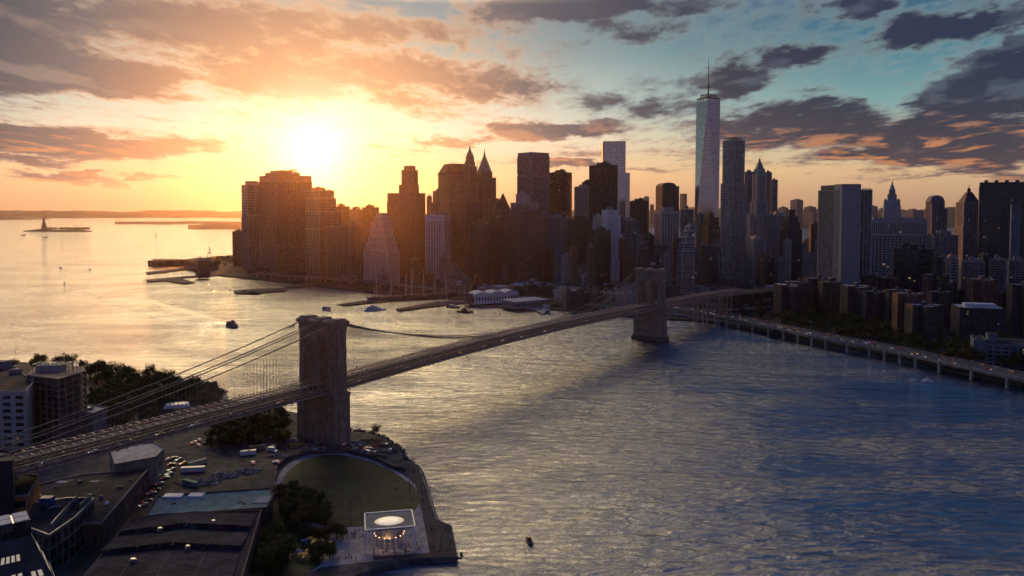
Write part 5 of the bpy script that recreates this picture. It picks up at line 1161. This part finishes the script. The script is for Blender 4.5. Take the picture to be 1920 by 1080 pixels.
def patches(b, n, xr, yr, ms=('slate', 'roof_pale', 'roof', 'asphalt')):
    for i in range(n):
        x, y, z = b['loc'](rnd.uniform(*xr), rnd.uniform(*yr)); sx, sy = rnd.uniform(1.5, 6), rnd.uniform(1, 4); mb = MB(); mb.box(x-sx/2, y-sy/2, z-.05, x+sx/2, y+sy/2, z+.03+.004*i); mb.build('roof_patch', M[ms[i % len(ms)]], b['rf'])
patches(b, 5, (310, 470), (938, 950), ('roof', 'stone_grey'))
# long ridged roof
b = block('shed_building', 'long dark shed with three stepped roof bays at the bottom of the picture', [(245,975),(300,966),(490,958),(440,1130),(120,1130)], 12.5, 'brick_dark', 'roof', win=(.3, .4), pw=6, ph=5)
for (ya, yb_, xl0, xr0, xl1, xr1) in ((972,1003,246,486,220,474),(1005,1040,218,473,186,456),(1042,1125,184,455,125,432)):
    p = [b['loc'](xl0+4, ya, 0), b['loc'](xr0-4, ya-8, 0), b['loc'](xr1-4, yb_-9, 0), b['loc'](xl1+4, yb_, 0)]; pm = [b['loc']((xl0+xr0)/2, ya-10, 0), b['loc']((xl1+xr1)/2, yb_-11, 0)]
    mb = MB(); lo, hi_ = .15, 1.9
    mb.v += [(p[0][0], p[0][1], p[0][2]+lo), (pm[0][0], pm[0][1], p[0][2]+lo+.8), (p[1][0], p[1][1], p[0][2]+lo), (p[2][0], p[2][1], p[0][2]+hi_), (pm[1][0], pm[1][1], p[0][2]+hi_+1.0), (p[3][0], p[3][1], p[0][2]+hi_)]
    mb.v += [(v[0], v[1], p[0][2]+.02) for v in mb.v[:6]]
    for q in ((0,5,4,1),(1,4,3,2),(5,11,10,4),(4,10,9,3),(0,6,11,5),(2,3,9,8),(0,1,7,6),(1,2,8,7)): mb.face(list(q))
    r_ = mb.build('roof_bay', M['roof'], b['o']); mb = MB()
    for u in (.25, .5, .75):
        a0 = Vector(mb_) if False else None
        A_ = Vector((p[0][0]+(p[1][0]-p[0][0])*u, p[0][1]+(p[1][1]-p[0][1])*u, p[0][2]+lo+.8*(1-abs(2*u-1))+.08)); B_ = Vector((p[3][0]+(p[2][0]-p[3][0])*u, p[3][1]+(p[2][1]-p[3][1])*u, p[0][2]+hi_+1.0*(1-abs(2*u-1))+.08)); mb.beam(A_, B_, .3, .12)
    mb.build('roof_seam', M['slate'], r_)
dome(b, 437, 1022, .8); kit(b, [(300,1000,2,1.5,2.6),(352,1035,1.6,1.6,2.8),(250,1060,2.4,1.6,2.8),(400,985,1.5,1.5,2.4)], 'steel')
b = block('glass_building', 'dark glass fronted building with a blue container on its roof', [(62,945),(128,935),(176,936),(140,972),(92,1005),(40,985)], 19, 'slate', 'roof', win=(.9, .85), pw=4, ph=4.2, para_m='steel')
x, y, z = b['loc'](88, 944); mb = MB(); mb.box(x-2.6, y-1.8, z, x+2.6, y+1.8, z+3); mb.build('blue_container', M['car_blue'], b['o'])
x, y, z = b['loc'](102, 953); mb = MB(); mb.tube([(x-2, y-2, z+.6), (x, y, z+.8), (x+2.6, y+1, z+.7)], .45, 8); mb.build('duct', M['steel'], b['o'])
for pts in (((146,937),(96,992)),((170,937),(150,955))):
    a, c_ = b['loc'](*pts[0]), b['loc'](*pts[1]); mb = MB(); mb.beam((a[0], a[1], a[2]+1.3), (c_[0], c_[1], c_[2]+1.3), .4, 2.4); mb.build('glass_screen', M['steel'], b['o'])
b = block('brick_building', 'orange brick framed building with pale beams at the left edge', [(-60,905),(20,888),(73,892),(52,930),(-60,940)], 27, 'rust', 'roof', win=(.8, .62), pw=6, ph=4.5, para_m='stone_grey'); dome(b, 30, 897, 1.4); kit(b, [(5,905,4,3,2)], 'stone_pale')
block('dark_tower', 'black unlit building at the left edge where the bridge leaves the picture', [(-80,850),(-20,842),(27,850),(24,866),(-70,872)], 44, 'black', 'black')
patches(patch_b, 12, (110, 250), (895, 960)); kit(patch_b, [(150,905,2,2,1.2),(225,915,3,1.2,1),(190,935,1.5,1.5,1.6),(140,960,2.5,1.5,1.3)], 'stone_grey')
# clock tower building with pyramid roof
g = G(26, 1098, 31); o = empty('clock_tower', (g.x, g.y, 2.3), R(38)); tag(o, 'clock tower with a steep dark hipped roof, rows of lit skylights and a glass cupola', 'clock tower')
hw = 11.0; H = 31-2.3
mb = MB(); mb.box(-hw, -hw, 0, hw, hw, H); mb.box(-hw-.5, -hw-.5, H-1, hw+.5, hw+.5, H+.2); mb.build('wall', M['white'], o)
mb = MB(); mb.prism([(-hw-.3, -hw-.3), (hw+.3, -hw-.3), (hw+.3, hw+.3), (-hw-.3, hw+.3)], H+.2, H+17, shrink=.42); rf = mb.build('roof', M['slate'], o)
mb = MB(); k = 4.6; mb.box(-k, -k, H+17, k, k, H+22); cp = mb.build('cupola', M['glass_dark'], o)
mb = MB()
for a in range(5):
    u = -k+a*k/2
    for s in (-1, 1): mb.beam((u, s*k, H+17), (u, s*k, H+22), .25); mb.beam((s*k, u, H+17), (s*k, u, H+22), .25)
for z in (17.2, 19.6, 22): 
    for s in (-1, 1): mb.beam((-k, s*k, H+z), (k, s*k, H+z), .3); mb.beam((s*k, -k, H+z), (s*k, k, H+z), .3)
mb.build('frame', M['black'], cp)
for a in (-1, 1):
    for c_ in (-1, 1): mb = MB(); mb.box(a*2.3-2, c_*2.3-2, H+22.1, a*2.3+2, c_*2.3+2, H+22.4); mb.build('roof_light', M['white'], cp)
sl_ = lambda u, v, face: None
def on_roof(side, u, v):                                   # point on the right-hand or front slope: u along eave, v up the slope
    sc_ = 1-.58*v; r_ = (hw+.3)*sc_; z = H+.2+16.8*v
    return Vector((r_, u*r_, z)) if side == 0 else Vector((u*r_, -r_, z))
for side in (0, 1):
    for (u0, v0, n) in ((-.55, .62, 4), (-.15, .30, 2), (.45, .28, 2), (-.75, .28, 2)):
        for i in range(n):
            u = u0+i*.20; nn = Vector((16.8, 0, 6.67)).normalized() if side == 0 else Vector((0, -16.8, 6.67)).normalized()
            q = [on_roof(side, u, v0)+nn*.12, on_roof(side, u+.13, v0)+nn*.12, on_roof(side, u+.13, v0+.11)+nn*.12, on_roof(side, u, v0+.11)+nn*.12]
            mb = MB(); mb.v += q+[p-nn*.2 for p in q]
            for f_ in ((0,1,2,3),(4,5,1,0),(5,6,2,1),(6,7,3,2),(7,4,0,3)): mb.face(list(f_))
            mb.build('skylight', M['skylight'] if 'skylight' in M else M.setdefault('skylight', mat('skylight', (.6, .55, .45), .3, .05, emit=((1, .82, .55), .25))), o)
for side in range(2):
    ry = 0 if side == 0 else -math.pi/2
    mb = MB(); n = 28; mt_ = Matrix.Rotation(ry, 4, 'Z')
    def disc(r_, x0, x1, m_): mb.rings([[mt_ @ Vector((x, r_*math.cos(a*2*math.pi/n), H-4.5+r_*math.sin(a*2*math.pi/n))) for a in range(n)] for x in (x0, x1)], m_, smooth=False)
    disc(4.1, hw, hw+.35, 0); dsk = mb.build('clock_frame', M['stone_grey'], o)
    mb = MB(); disc(3.6, hw+.3, hw+.45, 0); fc = mb.build('clock_face', M['glass_dark'], o)
    mb = MB()
    for a in range(12): t = a*math.pi/6; mb.beam(mt_ @ Vector((hw+.5, 2.8*math.cos(t), H-4.5+2.8*math.sin(t))), mt_ @ Vector((hw+.5, 3.4*math.cos(t), H-4.5+3.4*math.sin(t))), .22)
    mb.beam(mt_ @ Vector((hw+.52, 0, H-4.5)), mt_ @ Vector((hw+.52, 1.7, H-2.9)), .3); mb.beam(mt_ @ Vector((hw+.52, 0, H-4.5)), mt_ @ Vector((hw+.52, -2.6, H-3.2)), .22); mb.build('clock_hand', M['paint_white'], fc)
for s in (-1, 1):
    for yy in (-8.4, 8.4):
        mb = MB(); mb.box(hw-.05, yy-1.1, H-8, hw+.06, yy+1.1, H-3) if s > 0 else mb.box(yy-1.1, -hw-.06, H-8, yy+1.1, -hw+.05, H-3); mb.build('window', M['glass_dark'], o)
# ---------------------------------------------------------------- near bank: park, promenade, carousel
def sheet(name, px, z, m, label=None, kind='structure', zb=None):
    mb = MB(); mb.prism([tuple(p[:2]) for p in GP(px, z)], z-.1 if zb is None else zb, z); return tag(mb.build(name, M[m]), label, kind=kind)
oval = []
for i in range(56):
    a = i*2*math.pi/56; x = 657+130*math.cos(a); y = 922-66*math.sin(a); oval.append((x-(12*math.sin(a)*math.cos(a)), y+10*math.cos(a)+(6*math.sin(2*a))))
cxp, cyp = 657, 922
sheet('path', [(cxp+(x-cxp)*1.075-2, cyp+(y-cyp)*1.09) for x, y in oval], 2.58, 'paving', zb=2.0)
sheet('lawn', oval, 2.66, 'grass', zb=2.0)
sheet('pavement', [(520,1010),(560,985),(690,960),(780,905),(788,880),(806,928),(838,1040),(700,1052),(600,1064),(540,1090),(470,1090)], 2.54, 'paving', zb=2.0)
sheet('boardwalk', [(770,872),(781,874),(790,888),(818,975),(844,986),(855,1042),(700,1050),(700,1043),(806,1036),(796,985),(783,925)], 2.62, 'boards', zb=2.1)
sheet('grass_slope', [(500,960),(525,935),(560,985),(620,1000),(600,1060),(480,1130),(400,1130)], 2.60, 'grass', zb=2.0)
sheet('park_grass', [(60,700),(165,697),(300,722),(400,748),(330,770),(200,790),(60,800)], 2.56, 'grass', zb=2.0)
# carousel pavilion
g = G(736, 1022, 2.6); cc = [G(a, b_, 13.5) for a, b_ in ((683,962),(773,955),(779,988),(684,995))]
P0 = sum(cc, Vector())/4; ang = math.atan2((cc[1]-cc[0]).y, (cc[1]-cc[0]).x); wx = (cc[1]-cc[0]).length/2*.98; wy = (cc[3]-cc[0]).length/2*.95
o = empty('carousel_pavilion', (P0.x, P0.y, 2.6), ang); tag(o, 'square glass carousel pavilion with a round skylight and glowing merry go round inside', 'pavilion')
Ht = 10.8; mb = MB(); r_ = min(wx, wy)*.66; n = 32
ring_i = [(r_*1.12*math.cos(a*2*math.pi/n), r_*.95*math.sin(a*2*math.pi/n)) for a in range(n)]
sq = []
for a in range(n):
    t = a*2*math.pi/n; k = min(wx/abs(math.cos(t)+1e-9), wy/abs(math.sin(t)+1e-9)); sq.append((k*math.cos(t), k*math.sin(t)))
b_ = len(mb.v)
for z in (Ht-.7, Ht): mb.v += [(x, y, z) for x, y in ring_i]+[(x, y, z) for x, y in sq]
for i in range(n):
    j = (i+1) % n; mb.face([b_+2*n+i, b_+3*n+i, b_+3*n+j, b_+2*n+j]); mb.face([b_+i, b_+j, b_+n+j, b_+n+i]); mb.face([b_+n+i, b_+n+j, b_+3*n+j, b_+3*n+i]); mb.face([b_+i, b_+2*n+i, b_+2*n+j, b_+j])
rf = mb.build('roof', M['stone_grey'], o)
mb = MB()
for s in (-1, 1): mb.beam((-wx, s*wy, Ht+.1), (wx, s*wy, Ht+.1), .5, .5); mb.beam((s*wx, -wy, Ht+.1), (s*wx, wy, Ht+.1), .5, .5)
mb.build('roof_edge', M['paint_white'], rf)
mb = MB(); mb.lathe((0, 0, Ht-.6), [(r_*1.08, 0), (r_*.6, .5), (.3, .9)], 32, sy=.86); mb.build('skylight', mat('lit_skylight', (.8, .78, .7), .4, .05, emit=((1, .80, .52), .42)), rf)
mb = MB()
for s in (-1, 1):
    for k in range(9): u = -1+k/4; mb.beam((u*wx, s*wy, 0), (u*wx, s*wy, Ht-.7), .16); mb.beam((s*wx, u*wy, 0), (s*wx, u*wy, Ht-.7), .16)
    for c_ in (-1, 1): mb.beam((s*wx, c_*wy, 0), (s*wx, c_*wy, Ht-.7), .6)
mb.build('frame', M['paint_white'], o)
gm = bpy.data.materials.new('clear_glass'); gm.use_nodes = True; p_ = gm.node_tree.nodes['Principled BSDF']; p_.inputs['Alpha'].default_value = .18; p_.inputs['Roughness'].default_value = .05; p_.inputs['Base Color'].default_value = (.7, .75, .8, 1); M['clear_glass'] = gm
for s in (-1, 1):
    mb = MB(); mb.box(-wx+.1, s*(wy-.12)-.04, .1, wx-.1, s*(wy-.12)+.04, Ht-.8); mb.build('glass_wall', M['clear_glass'], o)
    mb = MB(); mb.box(s*(wx-.12)-.04, -wy+.1, .1, s*(wx-.12)+.04, wy-.1, Ht-.8); mb.build('glass_wall', M['clear_glass'], o)
mb = MB(); mb.lathe((0, 0, .1), [(6.2, 0), (6.2, .5)], 28); mb.lathe((0, 0, .6), [(1.6, 0), (1.6, 4.6)], 16); cb_ = mb.build('carousel_platform', M['timber'], o)
mb = MB(); mb.lathe((0, 0, 4.6), [(6.4, 0), (6.5, .9), (2.2, 2.6), (.4, 3.2)], 28); mb.build('canopy', M['stone_tan'], cb_)
mb = MB()
for a in range(16): t = a*math.pi/8; mb.lathe((6.55*math.cos(t), 6.55*math.sin(t), 4.9), [(.25, 0), (.34, .25), (.1, .5)], 6)
mb.build('bulb_row', M['lamp_warm'], cb_)
for a in range(12):
    t = a*math.pi/6; x, y = 4.9*math.cos(t), 4.9*math.sin(t); d = Vector((-math.sin(t), math.cos(t), 0)); c_ = Vector((x, y, 1.9)); mb = MB()
    mb.tube([c_-d*.6, c_, c_+d*.55], [.24, .28, .24], 6); mb.tube([c_+d*.5, c_+d*.8+Vector((0, 0, .5)), c_+d*1.05+Vector((0, 0, .45))], [.18, .13, .1], 6)
    for sx in (-.45, .4):
        mb.tube([c_+d*sx, c_+d*(sx+.1)+Vector((0, 0, -.8))], [.09, .05], 5)
    mb.lathe((x, y, .6), [(.05, 0), (.05, 4)], 5); mb.build('horse', M['stone_pale'], cb_)
pl_ = bpy.data.lights.new('carousel_lamp', 'POINT'); pl_.energy = 700; pl_.color = (1, .6, .3); pl_.shadow_soft_size = 1.5
lo_ = bpy.data.objects.new('carousel_lamp', pl_); sc.collection.objects.link(lo_); lo_.location = (P0.x, P0.y-7.6, 8.5)
# umbrellas
for i, (px, py) in enumerate(((571,1022),(582,1018),(592,1022),(602,1022),(622,1027),(546,1034),(541,1043),(540,1050),(575,1049),(586,1038),(579,1041),(565,1048),(560,1043),(590,1026),(603,1028))):
    y_ = i % 3 != 0 or i in (3, 6); g = G(px, py, 2.6); o = empty('parasol', g); tag(o, '%s parasol over a cafe table in the garden by the carousel' % ('yellow' if y_ else 'blue'), 'parasol', '%s parasols' % ('yellow' if y_ else 'blue'))
    mb = MB(); mb.lathe((0, 0, 0), [(.3, 0), (.06, .1), (.05, 2.5)], 6); mb.build('pole', M['steel'], o)
    mb = MB(); mb.lathe((0, 0, 2.1), [(1.7, 0), (1.68, .12), (.9, .55), (.1, .85)], 8, smooth=False); mb.build('canopy', M['car_yellow' if y_ else 'car_blue'], o)
    mb = MB(); mb.lathe((0, 0, .1), [(.2, 0), (.06, .1), (.06, .62), (.55, .66), (.55, .7)], 10); tb = mb.build('table', M['paint_white'], None); tb.location = g+Vector((.9, .3, 0)); tag(tb, 'little round cafe table under a %s parasol' % ('yellow' if y_ else 'blue'), 'table', 'cafe tables, %s parasols' % ('yellow' if y_ else 'blue'))
# people
def make_person(pose, top_m, name='person'):
    sw = .24 if pose else .05
    V = [(0,0,.95),(0,0,1.2),(0,0,1.42),(0,0,1.5),(0,0,1.62),(0,0,1.74),(-.2,0,1.4),(-.26,.03+sw*.5,1.12),(-.25,.1+sw,.86),(.2,0,1.4),(.26,-sw*.4,1.12),(.25,.08-sw,.86),(-.1,0,.9),(-.1,sw,.5),(-.1,sw*.6,.08),(-.1,sw*.6+.18,.04),(.1,0,.9),(.1,-sw*.6,.5),(.1,-sw*1.3,.1),(.1,-sw*1.3+.18,.04)]
    Ed = [(0,1),(1,2),(2,3),(3,4),(4,5),(2,6),(6,7),(7,8),(2,9),(9,10),(10,11),(0,12),(12,13),(13,14),(14,15),(0,16),(16,17),(17,18),(18,19)]
    Rd = [.15,.14,.17,.06,.10,.085,.075,.05,.04,.075,.05,.04,.095,.07,.05,.045,.095,.07,.05,.045]
    me = bpy.data.meshes.new('pm'); me.from_pydata(V, Ed, []); ob = bpy.data.objects.new('pm', me); sc.collection.objects.link(ob)
    ob.modifiers.new('s', 'SKIN')
    for i, r_ in enumerate(Rd): me.skin_vertices[0].data[i].radius = (r_, r_*.85)
    me.skin_vertices[0].data[0].use_root = True
    bpy.context.view_layer.update(); dg = bpy.context.evaluated_depsgraph_get(); m2 = bpy.data.meshes.new_from_object(ob.evaluated_get(dg)); bpy.data.objects.remove(ob)
    m2.materials.clear()
    for m_ in (M['skin'], M[top_m], M['slate']): m2.materials.append(m_)
    for p in m2.polygons: z = p.center.z; p.material_index = 0 if (z > 1.47 or (abs(p.center.x) > .2 and z < 1.15)) else (1 if z > .93 else 2); p.use_smooth = True
    return m2
C('skin', (.45, .30, .22), var=.05)
PM = [(make_person(i % 2, c_), n_) for i, (c_, n_) in enumerate((('paint_white', 'a white top'), ('car_black', 'a black top'), ('car_red', 'a red top'), ('car_blue', 'a blue top'), ('stone_grey', 'a grey top')))]
hair = MB(); hair.lathe((0, -.02, 1.66), [(.10, 0), (.115, .06), (.09, .13), (.02, .16)], 8); hmesh = hair.mesh('hair', M['darkbrown'])
AREAS = [((850,1010),(800,1002),30,'on the boardwalk by the water',(800,985,850,1035)),(0,0,34,'on the paving in front of the carousel',(700,1022,800,1040)),(0,0,16,'on the paving left of the carousel',(630,995,682,1012)),(0,0,18,'on the waterside path beside the lawn',(786,905,808,970)),(0,0,14,'at the head of the promenade',(745,878,782,886)),(0,0,26,'lying out on the oval lawn',(600,880,770,950)),(0,0,8,'on the path at the bottom of the park',(600,1040,680,1052))]
for _, _, n, place, (x0, y0, x1, y1) in AREAS:
    for i in range(n):
        mi = rnd.randrange(5); g = G(rnd.uniform(x0, x1), rnd.uniform(y0, y1), 2.67); sk = 'lying' in place
        if 'boardwalk' in place and g.x > G(818+(g.y and 0), 1000, 2.6).x+8: pass
        po = bpy.data.objects.new('person', PM[mi][0]); sc.collection.objects.link(po); po.location = g+Vector((0, 0, .16 if sk else 0)); po.rotation_euler = (R(-90) if sk else 0, 0, rnd.uniform(0, 6.28)); po.scale = (1.05,)*3
        tag(po, 'person in %s %s' % (PM[mi][1], place), 'person', 'people in %s %s' % (PM[mi][1], place)); ho = bpy.data.objects.new('hair', hmesh); sc.collection.objects.link(ho); ho.parent = po
# hedges and benches, park trees
TG = [('tree in the grove between the lawn and the long shed', 'grove by the lawn', 46, [(520,930),(560,925),(612,955),(612,995),(520,1000)], .8),
 ('shrub like tree left of the carousel', 'trees left of the carousel', 12, [(565,1005),(620,1000),(655,1005),(650,1018),(570,1015)], .55),
 ('bushy tree in the garden below the parasols', 'trees below the parasols', 12, [(580,1045),(622,1035),(620,1055),(585,1062)], .6),
 ('dark tree at the bottom edge beside the long shed', 'trees by the long shed', 22, [(495,1020),(530,1010),(545,1075),(470,1090)], .8),
 ('dark tree in the shade below the bridge deck', 'trees below the bridge deck', 36, [(385,835),(430,800),(520,775),(545,800),(540,812),(420,850)], 1.05),
 ('waterside tree in the far park left of the bridge', 'trees along the far park edge', 66, [(160,694),(300,722),(425,748),(400,762),(290,734),(160,712)], 1.1),
 ('tree on the near side of the far park', 'near trees of the far park', 36, [(165,760),(300,745),(330,765),(300,800),(215,820)], 1.1),
 ('tree between the apartment building and the low dark roof', 'trees left of the bridge', 26, [(10,800),(60,770),(110,800),(100,840),(20,860)], 1.1),
 ('tree behind the unfinished concrete frame building', 'trees behind the frame building', 9, [(20,690),(160,690),(165,700),(30,705)], 1.2)]
for lab, grp, n, poly, s_ in TG:
    xs = [p[0] for p in poly]; ys = [p[1] for p in poly]; cnt = 0
    while cnt < n:
        x, y = rnd.uniform(min(xs), max(xs)), rnd.uniform(min(ys), max(ys)); ins = False
        for i in range(len(poly)):
            (x1, y1), (x2, y2) = poly[i], poly[i-1]
            if (y1 > y) != (y2 > y) and x < (x2-x1)*(y-y1)/(y2-y1)+x1: ins = not ins
        if ins: cnt += 1; tree(x, y, lab, grp, s=s_)
tree(706, 818, 'lone small tree on the rocky tip beside the bridge tower', None, s=.6)
# vehicles, containers and heaps on the near bank
def cont(label, px, py, L, m, ang, name='container'):
    o = empty(name, G(px, py, 2.5), R(ang)); tag(o, label, 'container'); mb = MB(); mb.box(-L/2, -1.25, .15, L/2, 1.25, 2.75); mb.build('body', M[m], o); mb = MB()
    for i in range(int(L/.6)):
        for s in (-1, 1): mb.box(-L/2+.2+i*.6, s*1.28-.05, .3, -L/2+.45+i*.6, s*1.28+.05, 2.6)
    mb.build('rib', M[m], o); mb = MB(); mb.box(L/2-.02, -1.15, .25, L/2+.08, 1.15, 2.6); mb.build('door', M['stone_grey'], o)
cont('long white site trailer in the yard behind the warehouse', 362, 884, 13, 'paint_white', 8); cont('cream trailer parked above the long white one', 370, 872, 11, 'stone_pale', 50)
cont('tan container beside the white delivery truck', 482, 843, 9, 'stone_tan', 20); cont('white container left of the tan one', 460, 853, 6, 'paint_white', 20); cont('white container touching the left one in the yard', 472, 852, 5, 'paint_white', 20)
cont('dark green flatbed container at the street end', 357, 910, 11, 'copper', -30); cont('pale narrow container by the path fence', 517, 820, 14, 'stone_pale', 25)
g = G(510, 846, 2.5); put(VAN, 'V', g, R(-20), 'white delivery van on the works yard by the stone tower', 'van')
for i, (px, py, p) in enumerate(((318,862,'car_white'),(326,860,'car_black'),(336,863,'car_silver'),(344,870,'car_yellow'),(322,872,'car_black'),(322,882,'car_silver'),(318,890,'car_white'),(310,897,'car_silver'),(299,908,'car_silver'),(292,920,'car_black'),(284,926,'car_silver'),(276,940,'car_black'),(270,948,'car_silver'),(474,869,'car_white'),(518,868,'car_white'),(366,830,'car_white'),(374,826,'car_silver'),(360,833,'car_black'),(372,836,'car_white'),(386,832,'car_silver'),(702,850,'car_black'),(690,842,'car_silver'),(646,834,'car_white'))):
    pl_txt = ['parked at the top of the narrow street', 'standing in the street beside the warehouse', 'in the yard by the heaps', 'under the edge of the bridge deck', 'among the works gear beside the stone tower']
    w_i = 0 if i < 4 else 1 if i < 13 else 2 if i < 15 else 3 if i < 20 else 4
    put(CARS[p], p, G(px, py, 2.52), R(rnd.choice((50, 60, -125)) if i < 13 else rnd.uniform(0, 180)), '%s car %s' % (cn[p], pl_txt[w_i]), 'car', '%s cars %s' % (cn[p], pl_txt[w_i]))
def heap(label, px, py, rx, ry, h, n, m='rubble', name='rubble_heap', size=.9, tall=False):
    g = G(px, py, 2.5); mb = MB(); r_ = random.Random(px)
    for i in range(n):
        a = r_.uniform(0, 6.28); q = r_.random()**.6; x, y = math.cos(a)*q*rx, math.sin(a)*q*ry; z = h*(1-q)*r_.random(); s = size*r_.uniform(.4, 1.4)
        c = Vector((x, y, z+s*.2)); ax = Vector((r_.gauss(0, 1), r_.gauss(0, 1), r_.gauss(0, 1))).normalized(); mb.beam(c-ax*s*.6, c+ax*s*.6, s*r_.uniform(.4, 1), s*r_.uniform(.3, .9))
    o = mb.build(name, M[m], None, g); tag(o, label, kind='stuff'); return o
heap('heap of broken grey stone in the middle of the yard', 420, 892, 9, 6, 2, 260); heap('second heap of broken stone right of the middle one', 466, 884, 8, 5, 2, 220); heap('long low heap of grey rubble beside the street end', 372, 905, 13, 6, 1.6, 300)
for i, (px, py, rx, ry, m) in enumerate(((560,838,10,5,'timber'),(590,842,10,4,'rubble'),(625,838,9,4,'timber'),(665,832,8,4,'rubble'),(690,828,7,5,'timber'),(715,835,7,5,'rust'),(735,845,6,4,'timber'),(520,856,8,3,'rubble'),(545,826,6,4,'car_blue'),(700,845,8,4,'rubble'),(655,845,7,3,'rust'),(600,830,9,4,'dirt'))):
    heap('scattered building material at the foot of the stone tower', px, py, rx, ry, 1.6, 110, m, 'works_debris', .8)
mb = MB(); r_ = random.Random(4)
edge = GP([(560,778),(655,810),(690,813),(722,823),(752,848),(757,862),(772,867)], 0)+[None]+GP([(640,1088),(700,1064),(770,1047),(858,1044)], 0)
for a, b_ in zip(edge[:-1], edge[1:]):
    if a is None or b_ is None: continue
    n = int((b_-a).length*2.2)
    for i in range(n):
        p = a.lerp(b_, r_.random())+Vector((r_.uniform(-2, 2), r_.uniform(-2, 2), r_.uniform(-.2, 1.8))); d = Vector((r_.gauss(0, 1), r_.gauss(0, 1), r_.gauss(0, .5))).normalized()*r_.uniform(.4, 1.1); mb.beam(p-d, p+d, r_.uniform(.7, 1.6), r_.uniform(.6, 1.2))
tag(mb.build('shore_rocks', M['rock']), 'dark boulders along the near shoreline', kind='stuff')
for i in range(46):
    px, py = rnd.uniform(505, 735), 0; py = rnd.uniform(826, 850) if px < 690 else rnd.uniform(832, 858)
    mt_n, wd_ = rnd.choice((('paint_white', 'white'), ('stone_tan', 'tan'), ('car_blue', 'blue'), ('timber', 'brown'), ('stone_grey', 'grey')))
    g = G(px, py, 2.5); mb = MB(); L_ = rnd.uniform(1.5, 5); mb.prism([(-L_/2, -.8), (L_/2, -.8), (L_/2, .8), (-L_/2, .8)], .1, rnd.uniform(.8, 2.2), shrink=rnd.uniform(.7, .98)); mb.box(-L_/2+.1, -.7, -.05, L_/2-.1, .7, .1)
    o = mb.build('supply_pallet', M[mt_n], None, g, rnd.uniform(0, 3)); tag(o, '%s wrapped load on a pallet in the works yard round the stone tower' % wd_, 'pallet', '%s loads in the works yard' % wd_)
# fence round the works, lamp posts along the promenade, tent, jetty posts
P = [G(a, b_, 2.5) for a, b_ in ((518,905),(520,880),(540,862),(590,852),(650,850),(700,862),(735,880),(760,885))]; o = empty('site_fence', P[0]); tag(o, 'dark hoarding fence curving round the works above the lawn', 'fence')
for a, b_ in zip(P[:-1], P[1:]):
    mb = MB(); mb.beam(a-P[0]+Vector((0, 0, 1.2)), b_-P[0]+Vector((0, 0, 1.2)), .15, 2.3); mb.build('panel', M['slate'], o)
def lamp(px, py, label, group, h=9):
    o = empty('street_lamp', G(px, py, 2.6)); tag(o, label, 'street lamp', group); mb = MB(); mb.lathe((0, 0, 0), [(.16, 0), (.09, h)], 8); mb.build('pole', M['slate'], o); mb = MB(); mb.beam((-.9, 0, h), (.9, 0, h), .14); mb.box(-1.1, -.15, h-.1, -.6, .15, h+.1); mb.box(.6, -.15, h-.1, 1.1, .15, h+.1); mb.build('lamp_head', M['slate'], o)
for px, py in ((773,905),(567,905),(657,985),(768,925)): lamp(px, py, 'tall lamp post around the edge of the oval lawn', 'lamp posts round the lawn', 12)
for px, py in ((29,668),(104,684),(120,688),(165,698),(185,705),(256,722),(265,726),(325,738),(382,752)): lamp(px, py, 'slim lamp post along the far park shore', 'lamp posts of the far park', 15)
o = empty('marquee_tent', G(332, 772, 2.5), R(20)); tag(o, 'bright white roofed marquee between the far park and the bridge', 'tent'); mb = MB(); mb.prism([(-9, -5), (9, -5), (9, 5), (-9, 5)], 4, 6.2, shrink=.8); mb.build('roof', M['paint_white'], o); mb = MB()
for x in (-8.5, 0, 8.5):
    for y in (-4.7, 4.7): mb.beam((x, y, 0), (x, y, 4), .2)
mb.build('frame', M['steel'], o)
pier('grey pier shed deck jutting out left of the bridge', [(372,752),(392,741),(426,738),(428,750),(392,758)], z=4, m='concrete')
# a few gulls
for px, py, D in ((427,586,500),(431,592,505)):
    pass
# ---------------------------------------------------------------- haze
hm = bpy.data.materials.new('haze_air'); hm.use_nodes = True; ht = NT(hm.node_tree); ht.n.remove(ht.n['Principled BSDF'])
pv = ht.node('ShaderNodeVolumePrincipled', {'Color': (1, .93, .88, 1), 'Density': 1.7e-5, 'Anisotropy': .87})
ht.l.new(pv.outputs[0], ht.n['Material Output'].inputs['Volume'])
mb = MB(); mb.box(-14300, -900, -7, 14300, 14800, 585); hz = mb.build('haze', hm); hz['kind'] = 'stuff'
for l_, us in LABELS.items():
    if len(us) > 1 and len({g for _, g in us}) > 1 or (len(us) > 1 and us[0][1] is None): print('DUP LABEL', l_, us[:4])
